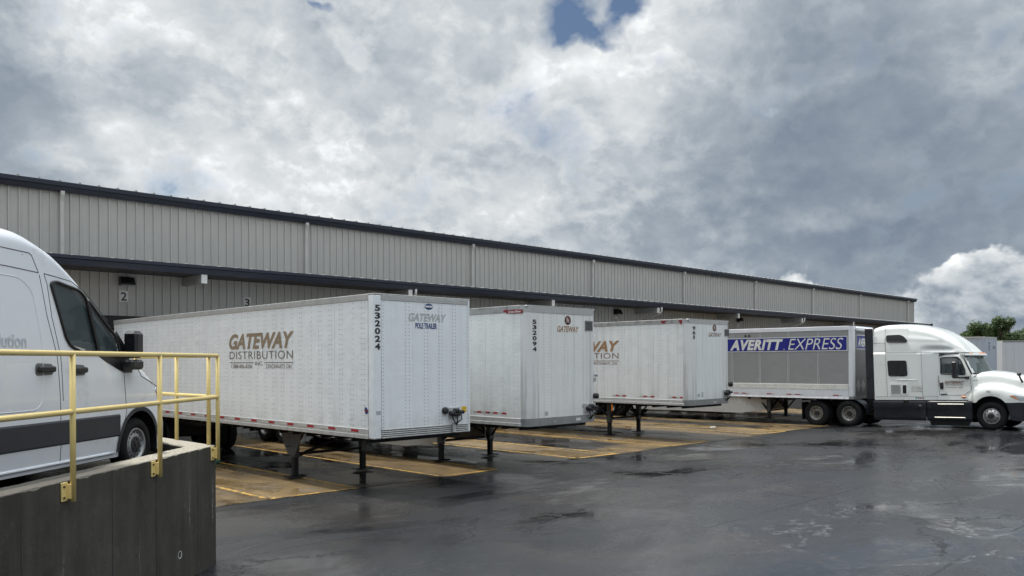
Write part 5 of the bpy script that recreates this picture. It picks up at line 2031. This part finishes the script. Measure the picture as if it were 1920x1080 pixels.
def c_section(x):
    zt = interp(cab_top, x)
    zb = SZ0
    r = 0.14
    pts = []
    for i in range(41):
        z = zb + (zt - r - zb) * i / 40
        pts.append((x, -c_w(x, z), z))
    ws = c_w(x, zt - r)
    for i in range(1, 7):
        a = math.pi / 2 * i / 6
        pts.append((x, -(ws - r * (1 - math.cos(a))), zt - r + r * math.sin(a)))
    inner = ws - r
    for i in range(1, 9):
        f = i / 8
        pts.append((x, -inner * (1 - f), zt + 0.03 * (1 - (1 - f) ** 2)))
    k = max(0, min(1, (x - 4.6) / 0.4))
    return [(a + 0.42 * k * (1 - min(1, abs(b) / 1.02) ** 2), b, c) for a, b, c in pts]


dwin = [(4.09, 2.79), (4.70, 2.83), (4.83, 2.72), (5.00, 2.31), (5.01, 2.12), (4.10, 2.14)]


def c_skip(x, y, z):
    return abs(y) > 0.5 and inside(dwin, x, z)


def c_parts(x, y, z, j):
    if x > 4.90 and z > 2.17 and abs(y) < 0.93 and 40 < j < 40 + 30:
        return 'ws'
    return 'cab'


m_ = loft(frange(3.98, 4.80, 0.03) + frange(4.815, 5.30, 0.015), c_section, c_parts, c_skip)
tb(m_['cab'], 'cab', 'truck_paint')
wso = tb(m_['ws'], 'windshield', 'windshield_glass')
cy = lambda x, z: -c_w(x, z)
wp = round_poly([(4.09, 2.79), (4.70, 2.83), (4.83, 2.72), (5.00, 2.31), (5.01, 2.12), (4.10, 2.14)], 0.05)
gw = tb(surf_patch(wp, -0.012, 0.004, wfun=cy), 'door_window', 'tinted_glass')
MB().tube([(x, cy(x, z) - 0.004, z) for x, z in wp + [wp[0], wp[1]]], 0.024, 6, False).build('window_frame', 'trim_black', gw)
tb(MB().tube([(4.66, cy(4.7, 2.8) - 0.004, 2.80), (4.84, cy(4.8, 2.4) - 0.004, 2.45), (4.86, cy(4.9, 2.15) - 0.004, 2.15)], 0.014, 6), 'window_divider', 'trim_black')
# black pillar edge of the windshield
tb(MB().tube([(4.90 + 0.03, -1.00, 2.88), (5.08, -1.03, 2.52), (5.25, -1.055, 2.14)], 0.028, 6), 'windshield_seal', 'trim_black')
tb(MB().tube([(5.27 + 0.42 * (1 - (abs(y) / 1.02) ** 2), y, 2.165) for y in [k * 0.1 - 1.0 for k in range(21)]], 0.03, 6), 'cowl', 'trim_black')
tb(MB().tube([(4.93 + 0.42 * (1 - (abs(y) / 1.02) ** 2), y, 2.90) for y in [k * 0.1 - 0.95 for k in range(20)]], 0.035, 6), 'windshield_header', 'trim_black')
# visor with marker lights
vs = MB()
v, f = [], []
ys = [k * 0.1 - 1.0 for k in range(21)]
for y in ys:
    xx = 4.93 + 0.46 * (1 - (abs(y) / 1.05) ** 2)
    v += [(xx - 0.22, y, 3.00), (xx + 0.03, y, 2.975), (xx + 0.06, y, 2.90), (xx - 0.12, y, 2.89)]
for i in range(20):
    for j in range(4):
        f.append((i * 4 + j, i * 4 + 4 + j, i * 4 + 4 + (j + 1) % 4, i * 4 + (j + 1) % 4))
f += [(0, 1, 2, 3), (80, 83, 82, 81)]
vs.add(v, f)
tb(vs, 'sun_visor', 'truck_paint')
for y in (-0.70, -0.22, 0.0, 0.22, 0.70):
    xx = 4.93 + 0.46 * (1 - (abs(y) / 1.05) ** 2)
    tb(MB().bbox(xx - 0.10, xx + 0.0, y - 0.04, y + 0.04, 2.975, 3.01, 0.012), 'marker_light', 'amber')
tb(surf_patch(wp, -0.012, 0.004, wfun=lambda x, z: c_w(x, z) - 0.024), 'door_window', 'windshield_glass')
# interior glimpses
tb(MB().bbox(4.15, 4.35, -0.85, -0.35, 1.6, 2.55, 0.06), 'seat', 'seat_fabric')
tb(MB().bbox(4.15, 4.35, 0.35, 0.85, 1.6, 2.55, 0.06), 'seat', 'seat_fabric')
tb(MB().bbox(5.0, 5.45, -0.9, 0.9, 1.7, 2.14, 0.06), 'dashboard', 'dash_grey')
tb(MB().box(3.95, 4.0, -1.0, 1.0, 1.2, 2.9), 'cab_bulkhead', 'seat_fabric')

# hood with its fenders
hood_top = [(5.10, 2.13), (5.30, 2.18), (5.62, 2.24), (5.92, 2.235), (6.3, 2.19), (6.73, 2.07), (7.11, 1.88), (7.30, 1.70), (7.42, 1.45), (7.47, 1.15)]
fend = [(5.10, 1.35), (5.25, 1.45), (5.45, 1.56), (5.8, 1.64), (6.2, 1.63), (6.6, 1.54), (6.95, 1.42), (7.2, 1.30), (7.45, 1.12)]


def h_bot(x):
    d = x - 5.94
    z = 0.99 if x < 6.4 else 0.99 - 0.0 * (x - 6.4)
    if abs(d) < 0.66:
        z = max(z, 0.60 + math.sqrt(0.66 ** 2 - d * d))
    return z


def h_section(x):
    zt = smooth_tab(hood_top, x)
    zf = smooth_tab(fend, x)
    zb = min(h_bot(x), zf - 0.06)
    wo_ = 1.20 if x > 5.45 else 1.08 + 0.12 * max(0, (x - 5.10) / 0.35)
    if x > 6.5:
        wo_ -= 0.42 * ((x - 6.5) / 0.97) ** 2.2
    k = max(0, (x - 5.3) / 2.1)
    wi = min(wo_ - 0.05, 1.02 - 0.26 * k)
    zt = max(zt, zf + 0.06)
    rise = zt - zf
    ctrl = [(wo_, zb), (wo_ + 0.005, zb + (zf - zb) * 0.35), (wo_ - 0.01, zb + (zf - zb) * 0.65), (wo_ - 0.06, zb + (zf - zb) * 0.92), (wo_ * 0.55 + wi * 0.45, zf + rise * 0.04),
            (wi + 0.01, zf + rise * 0.16), (wi - 0.02, zf + rise * 0.45), (wi - 0.05, zf + rise * 0.72), (wi - 0.14, zf + rise * 0.92), (wi * 0.6, zt), (0, zt + 0.025)]
    # chaikin smoothing of the control polygon
    for _ in range(2):
        q = [ctrl[0]]
        for a, b in zip(ctrl, ctrl[1:]):
            q.append((a[0] * .75 + b[0] * .25, a[1] * .75 + b[1] * .25))
            q.append((a[0] * .25 + b[0] * .75, a[1] * .25 + b[1] * .75))
        q.append(ctrl[-1])
        ctrl = q
    ctrl = resample(ctrl, 44)
    return [(x + (0.16 * max(0, (x - 6.4)) ) * (1 - min(1, abs(y) / 1.1) ** 2), -y, z) for y, z in ctrl]


m_ = loft(frange(5.10, 7.44, 0.03), h_section, lambda x, y, z, j: 'a', cap0=False)
tb(m_['a'], 'hood', 'truck_paint')
# wheel arch liner and lips
ln = MB()
v, f = [], []
for k in range(25):
    a = math.pi * (1.12 - k / 24 * 1.24)
    for y_ in (-1.195, -0.7):
        v.append((5.94 + 0.655 * math.cos(a), y_, 0.60 + 0.655 * math.sin(a)))
for k in range(24):
    f.append((2 * k, 2 * k + 1, 2 * k + 3, 2 * k + 2))
ln.add(v, f)
tb(ln, 'arch_liner', 'trim_black')
tb(MB().box(5.1, 7.2, -0.72, 0.72, 0.5, 1.3), 'engine_bay', 'chassis_black')
# bumper
bm2 = MB()
v, f = [], []
for i in range(25):
    a = -1 + i / 12
    ang = a * 1.25
    y = 1.17 * math.sin(ang) / math.sin(1.25)
    x = 6.88 + 0.62 * math.cos(ang * 1.2)
    for z, o_ in ((0.30, -0.05), (0.36, 0.0), (0.70, 0.03), (0.97, 0.0), (1.0, -0.03)):
        v.append((x + o_, y, z))
for i in range(24):
    for j in range(4):
        f.append((i * 5 + j, i * 5 + 5 + j, i * 5 + 6 + j, i * 5 + 1 + j))
bm2.add(v, f, True)
for sd in (-1, 1):
    bm2.prism([(6.50, 0.99), (6.66, 0.34), (6.98, 0.30), (7.14, 0.34), (7.14, 1.0)], sd * 1.165 - 0.015, sd * 1.165 + 0.015, 'xz')
tb(bm2, 'bumper', 'truck_plastic')
hwy = lambda x, z: -(1.205 - (0.42 * ((x - 6.5) / 0.97) ** 2.2 if x > 6.5 else 0))
hl = surf_patch(round_poly([(6.64, 1.27), (6.80, 1.30), (7.25, 1.22), (7.28, 1.08), (7.02, 1.05), (6.82, 1.15)], 0.03), 0.008, 0.02, wfun=hwy)
ho = tb(hl, 'headlight', 'lamp_glass')
ol = surf_patch([(6.64, 1.275), (6.72, 1.28), (6.95, 1.13), (6.84, 1.14)], 0.012, 0.02, wfun=hwy)
ol.build('indicator', 'amber', ho)
# hood mirror
hm = MB().tube([(7.02, -0.86, 1.80), (6.97, -0.93, 1.95), (6.94, -1.0, 2.10)], [0.05, 0.035, 0.03], 8)
hmo = tb(hm, 'hood_mirror', 'trim_black')
MB().bbox(6.88, 7.02, -1.10, -0.92, 2.06, 2.20, 0.04).build('mirror_head', 'trim_black', hmo)
hm2 = tb(MB().tube([(6.9, 0.86, 1.85), (6.95, 0.95, 2.05)], 0.03, 8), 'hood_mirror', 'trim_black')
# door mirrors
for sd in (-1, 1):
    mr_ = tb(MB().bbox(4.66, 4.84, sd * 1.42 - 0.12, sd * 1.42 + 0.12, 1.97, 2.64, 0.04), 'door_mirror', 'trim_black')
    MB().tube([(4.75, sd * 1.42, 2.05), (4.85, sd * 1.25, 1.99), (5.10, sd * 1.08, 2.0)], 0.035, 8).tube([(5.02, sd * 1.07, 2.0), (5.16, sd * 1.07, 2.0)], 0.055, 8).build('mirror_arm', 'trim_black', mr_)
# rear extender
for sd in (-1, 1):
    tb(MB().bbox(1.36, 1.655, sd * 1.19 - 0.025, sd * 1.19 + 0.025, 1.12, 4.00, 0.01), 'side_extender', 'truck_plastic')
# windows and vent on the sleeper flank
sy = lambda x, z: -s_w(x, z)
fy = lambda x, z: -(1.215 - 0.06 * ((z - 3.0) / 0.9) ** 2)
wlo = round_poly([(2.19, 2.68), (2.90, 2.68), (2.93, 2.06), (2.22, 2.05)], 0.08)
o_ = tb(surf_patch(wlo, 0.006, 0.012, wfun=sy), 'sleeper_window', 'dark_glass')
MB().tube([(x, sy(x, z) - 0.005, z) for x, z in wlo + [wlo[0], wlo[1]]], 0.013, 6, False).build('window_frame', 'trim_black', o_)
whi = round_poly([(2.17, 3.71), (2.66, 3.73), (2.82, 3.67), (2.95, 3.50), (2.93, 3.43), (2.19, 3.43)], 0.07)
o_ = tb(surf_patch(whi, 0.016, 0.03, wfun=fy), 'upper_window', 'dark_glass')
MB().tube([(x, fy(x, z) - 0.016, z) for x, z in whi + [whi[0], whi[1]]], 0.013, 6, False).build('window_frame', 'trim_black', o_)
vp = round_poly([(2.24, 1.77), (2.93, 1.77), (2.95, 1.30), (2.24, 1.31)], 0.08)
vf = tb(surf_patch(vp, 0.014, 0.02, wfun=sy), 'vent_housing', 'truck_paint')
for k in range(8):
    z = 1.36 + k * 0.045
    MB().box(2.30, 2.66, -1.236, -1.225, z, z + 0.018).build('louvre', 'seam_grey', vf)
MB().bbox(2.74, 2.88, -1.232, -1.215, 1.35, 1.70, 0.01).build('vent_opening', 'trim_black', vf)
# flank seams
for path, fn in (([(2.12, 4.13), (2.12, 3.0)], fy), ([(1.68, 3.40), (2.12, 3.41)], fy), ([(2.12, 3.0), (2.14, 1.22)], sy), ([(2.12, 3.0), (4.0, 3.0)], sy), ([(3.46, 3.0), (3.47, 1.22)], sy), ([(1.68, 1.22), (4.0, 1.24)], sy)):
    dn = []
    for (a, b), (c, d) in zip(path, path[1:]):
        for k in range(10):
            dn.append((a + (c - a) * k / 10, b + (d - b) * k / 10))
    dn.append(path[-1])
    tb(proj_path(dn, fn, 0.001, 0.006, 5), 'panel_seam', 'seam_grey')
tb(MB().tube([(2.5, sy(2.5, 1.9), 1.915), (2.7, sy(2.7, 1.9) - 0.006, 1.91), (3.3, sy(3.3, 1.9), 1.885)], 0.015, 6), 'body_crease', 'truck_paint')
dp = [(4.03, 2.80), (4.03, 1.28), (4.96, 1.29), (5.22, 1.50), (5.20, 2.10)]
tb(proj_path(dp, cy, 0.001, 0.008, 5), 'door_seam', 'seam_dark')
pts = []
for z in (1.22, 1.80, 2.52, 3.38):
    for x in (1.74, 1.92, 2.08):
        pts.append((x, -1.2115, z))
rivet_mb(pts, '-y', 0.013, 0.006).build('flank_rivets', 'rivet_metal', tk, fix=False)['kind'] = 'stuff'
hd = tb(MB().bbox(4.06, 4.19, -1.125, -1.07, 1.53, 1.82, 0.03), 'door_handle', 'trim_black')
tb(MB().bbox(4.08, 4.32, -1.10, -1.075, 1.305, 1.34, 0.005), 'door_vent', 'trim_black')
tb(MB().bbox(4.86, 5.02, -1.13, -1.07, 1.19, 1.25, 0.02), 'side_marker', 'amber')
text(tk, 'letter_maroon', 'GATEWAY', (4.24, -1.082, 1.75), (1, 0, 0), (0, 0, 1), 0.73, 0.11, bold=0.035, shear=0.28)
text(tk, 'letter_taupe', 'DISTRIBUTION', (4.28, -1.082, 1.665), (1, 0, 0), (0, 0, 1), 0.63, 0.06)
text(tk, 'letter_taupe', 'CINCINNATI, OHIO', (4.28, -1.084, 1.56), (1, 0, 0), (0, 0, 1), 0.64, 0.06, bold=0.01)
for k, s in enumerate(('MC 237275', 'KYU 038705', 'USDOT 1265623', 'VIN 4 NN241489')):
    text(tk, 'letter_taupe', s, (3.04 if k % 2 else 3.08, -1.2125, 1.595 - k * 0.062), (1, 0, 0), (0, 0, 1), 0.42 if k % 2 else 0.34, 0.042, bold=0.01)
text(tk, 'letter_black', 'LT', (5.30, -1.085, 1.86), (1, 0, 0), (0, 0, 1), 0.17, 0.045, bold=0.04, shear=0.3)
for k, c in enumerate(('strap_green', 'letter_blue', 'sign_red', 'letter_taupe')):
    tb(MB().box(3.20 + k * 0.085, 3.26 + k * 0.085, -1.2155, -1.212, 1.15, 1.20), 'sticker', c)
tb(MB().box(5.80, 5.95, -1.212, -1.208, 1.40, 1.47), 'sticker', 'letter_faded')
# lower dark fairings
for sd in (-1, 1):
    def fair(x0, x1, name):
        mb = MB()
        nx_ = 16
        v, f = [], []
        prof = [(1.055, 0.07), (1.04, 0.01), (0.98, 0.0), (0.70, 0.015), (0.66, 0.03), (0.40, 0.0), (0.30, 0.02), (0.26, 0.06)]
        for i in range(nx_ + 1):
            x = x0 + (x1 - x0) * i / nx_
            e_ = min((x - x0), (x1 - x)) / 0.08
            for z, o in prof:
                oo = o + (0.03 * (1 - e_) if e_ < 1 else 0)
                v.append((x, sd * (1.205 - oo), z))
        m = len(prof)
        for i in range(nx_):
            for j in range(m - 1):
                f.append((i * m + j, i * m + m + j, i * m + m + j + 1, i * m + j + 1))
        mb.add(v, f, True)
        mb.add([(x0 + 0.01, sd * 1.17, 0.26), (x0 + 0.01, sd * 1.17, 1.05), (x0 + 0.01, sd * 0.6, 1.05), (x0 + 0.01, sd * 0.6, 0.3)], [(0, 1, 2, 3)])
        mb.add([(x0, sd * 1.15, 1.052), (x1, sd * 1.15, 1.052), (x1, sd * 0.6, 1.052), (x0, sd * 0.6, 1.052)], [(0, 1, 2, 3)])
        tb(mb, name, 'truck_plastic')
    fair(1.58, 3.56, 'rear_fairing')
    fair(3.58, 5.26, 'step_fairing')
    for z, x0, x1 in ((0.925, 4.0, 4.98), (0.405, 3.88, 5.02)):
        tb(MB().bbox(x0, x1, sd * 1.215 - 0.03, sd * 1.215 + 0.03, z - 0.018, z + 0.018, 0.006), 'step', 'steel_step')
    tb(MB().prism([(3.68, 0.265), (5.22, 0.265), (5.12, 0.09), (3.72, 0.09)], sd * 1.17 - 0.01, sd * 1.17 + 0.01, 'xz'), 'lower_skirt', 'rubber')
    tb(MB().bbox(1.7, 3.5, sd * 0.85 - 0.28, sd * 0.85 + 0.28, 0.40, 1.0, 0.12), 'fuel_tank', 'chassis_black')
tb(MB().bbox(2.75, 2.95, -1.225, -1.15, 0.97, 1.13, 0.03), 'filler_cap', 'trim_black')
tb(MB().lathe([(0.065, 0), (0.06, -0.012), (0.001, -0.014)], (3.36, -1.195, 0.84), 'y', 20), 'filler_cap', 'seam_dark')
tb(MB().box(1.7, 5.1, -1.0, 1.0, 1.03, 1.10), 'cab_floor', 'chassis_black')

# fit the bodywork outline (all but the wheels) to the measured profile
GX = [(-2, -2), (0.7, 0.74), (1.65, 1.75), (2.12, 2.23), (3.5, 3.60), (4.0, 4.10), (5.23, 5.24), (5.94, 5.89), (7.11, 6.92), (7.6, 7.38)]
GS = [(-2, 1.0), (1.0, 0.985), (2.0, 0.968), (3.9, 0.94), (5.2, 0.912), (7.1, 0.885)]
done = set()


def refit(o):
    for c in o.children:
        if c.name.split('.')[0] == 'wheel':
            continue
        if c.data and c.data.name not in done:
            done.add(c.data.name)
            for vv in c.data.vertices:
                x, y, z = vv.co
                sc = interp(GS, x)
                if z < 1:
                    sc = 0.955
                vv.co = (interp(GX, x), y, 1.0 + (z - 1.0) * sc)
        refit(c)


bpy.context.view_layer.update()
refit(tk)

# ================================================================== TREES
def make_tree(x, y, h, r, seed, label):
    rnd = random.Random(seed)
    t = thing('tree', label, 'tree', (x, y, 0), rnd.uniform(0, 6), 'trees beyond the trailers')
    tm = MB().tube([(0, 0, 0), (0.05, 0.03, h * 0.25), (-0.05, 0.08, h * 0.5), (0.1, 0, h * 0.8)], [0.26, 0.2, 0.14, 0.05], 8)
    clumps = []
    for k in range(26):
        a = rnd.uniform(0, 2 * math.pi)
        zz = rnd.uniform(0.22, 0.97)
        rad = r * math.sqrt(max(0.05, 1 - ((zz - 0.5) / 0.56) ** 2)) * rnd.uniform(0.3, 0.95)
        c = Vector((rad * math.cos(a), rad * math.sin(a), h * zz))
        clumps.append((c, rnd.uniform(0.45, 0.95) * r * 0.36))
        if k % 2 == 0:
            tm.tube([(0, 0, h * zz * 0.6), tuple(c * 0.5 + Vector((0, 0, h * zz * 0.3 + 0.1))), tuple(c)], [0.09, 0.05, 0.015], 5)
    tm.build('trunk', 'bark', t)
    mb = MB()
    v, f = [], []
    for c, cr in clumps:
        for _ in range(430):
            d = Vector((rnd.gauss(0, 1), rnd.gauss(0, 1), rnd.gauss(0, 0.8)))
            d = d.normalized() * cr * (rnd.random() ** 0.4) * rnd.uniform(0.8, 1.25)
            p = c + d
            s = rnd.uniform(0.06, 0.13)
            n_ = (d.normalized() + Vector((rnd.uniform(-.8, .8), rnd.uniform(-.8, .8), rnd.uniform(-.3, 1.1)))).normalized()
            a = n_.orthogonal().normalized()
            b = n_.cross(a)
            ang = rnd.uniform(0, 6.28)
            a, b = a * math.cos(ang) + b * math.sin(ang), b * math.cos(ang) - a * math.sin(ang)
            o = len(v)
            v += [tuple(p - a * s), tuple(p + b * s * 0.55), tuple(p + a * s), tuple(p - b * s * 0.55)]
            f.append((o, o + 1, o + 2, o + 3))
    mb.v, mb.f, mb.sm = v, f, [False] * len(f)
    mb.build('crown', 'foliage', t, fix=False)
    return t


def px_ground(px, Z):
    X = (px - 960) / 1544.8 * Z
    return cw(X, Z)


tree_spec = [(1822, 84, 5.6, 1.9, 'small dark green tree left of the taller ones above the blue grey trailer'),
             (1848, 80, 6.1, 2.1, 'bushy tree rising behind the trailer numbered 956'),
             (1878, 78, 6.6, 1.9, 'tallest rounded tree above the gap between the two grey trailers'),
             (1898, 90, 6.1, 1.8, 'lower tree behind the tallest one above the pale grey trailer'),
             (1932, 80, 5.6, 1.9, 'tree cut by the right edge of the picture'),
             (1805, 100, 5.2, 2.0, 'far tree top just above the tractor roof'),
             (1985, 84, 7.4, 3.0, 'tree standing further right beyond the pale grey trailer'),
             (2060, 86, 7.0, 3.0, 'outermost tree right of the yard')]
for i, (px, Z, h, r, lab) in enumerate(tree_spec):
    x, y = px_ground(px, Z)
    make_tree(x, y, h, r, 20 + i, lab)

# ================================================================== SMALL THINGS ON THE GROUND
st = thing('strap', 'crumpled green strap lying on the apron under the nearest trailer', 'strap', (9.9, 21.5, 0.006))
m = MB()
for k in range(5):
    a = k * 1.3
    m.tube([(0.22 * math.cos(a + q * 0.9), 0.16 * math.sin(a * 1.4 + q), 0.03 + 0.03 * math.sin(q * 2 + k)) for q in range(5)], 0.016, 5)
m.build('webbing', 'strap_green', st)
ck = thing('wheel_chock', 'black rubber wheel chock beside the green strap', 'wheel chock', (9.55, 21.75, 0.006), 0.4)
MB().prism([(-0.16, 0), (0.16, 0), (0.12, 0.05), (0.0, 0.19), (-0.06, 0.19)], -0.10, 0.10, 'xz').build('wedge', 'rubber', ck)
MB().tube([(-0.05, -0.03, 0.18), (-0.05, 0, 0.25), (-0.05, 0.03, 0.18)], 0.010, 6).build('handle', 'aluminium', ck)
lt = thing('paper_scrap', 'small white scrap of paper on the apron near the grey trailer skirt', 'litter', (29.4, 18.1, 0.006))
MB().prism([(-0.2, -0.06), (0.05, -0.1), (0.22, 0.0), (0.08, 0.1), (-0.12, 0.08)], 0.004, 0.02, 'xy').build('scrap', 'paper', lt)

bpy.context.view_layer.update()
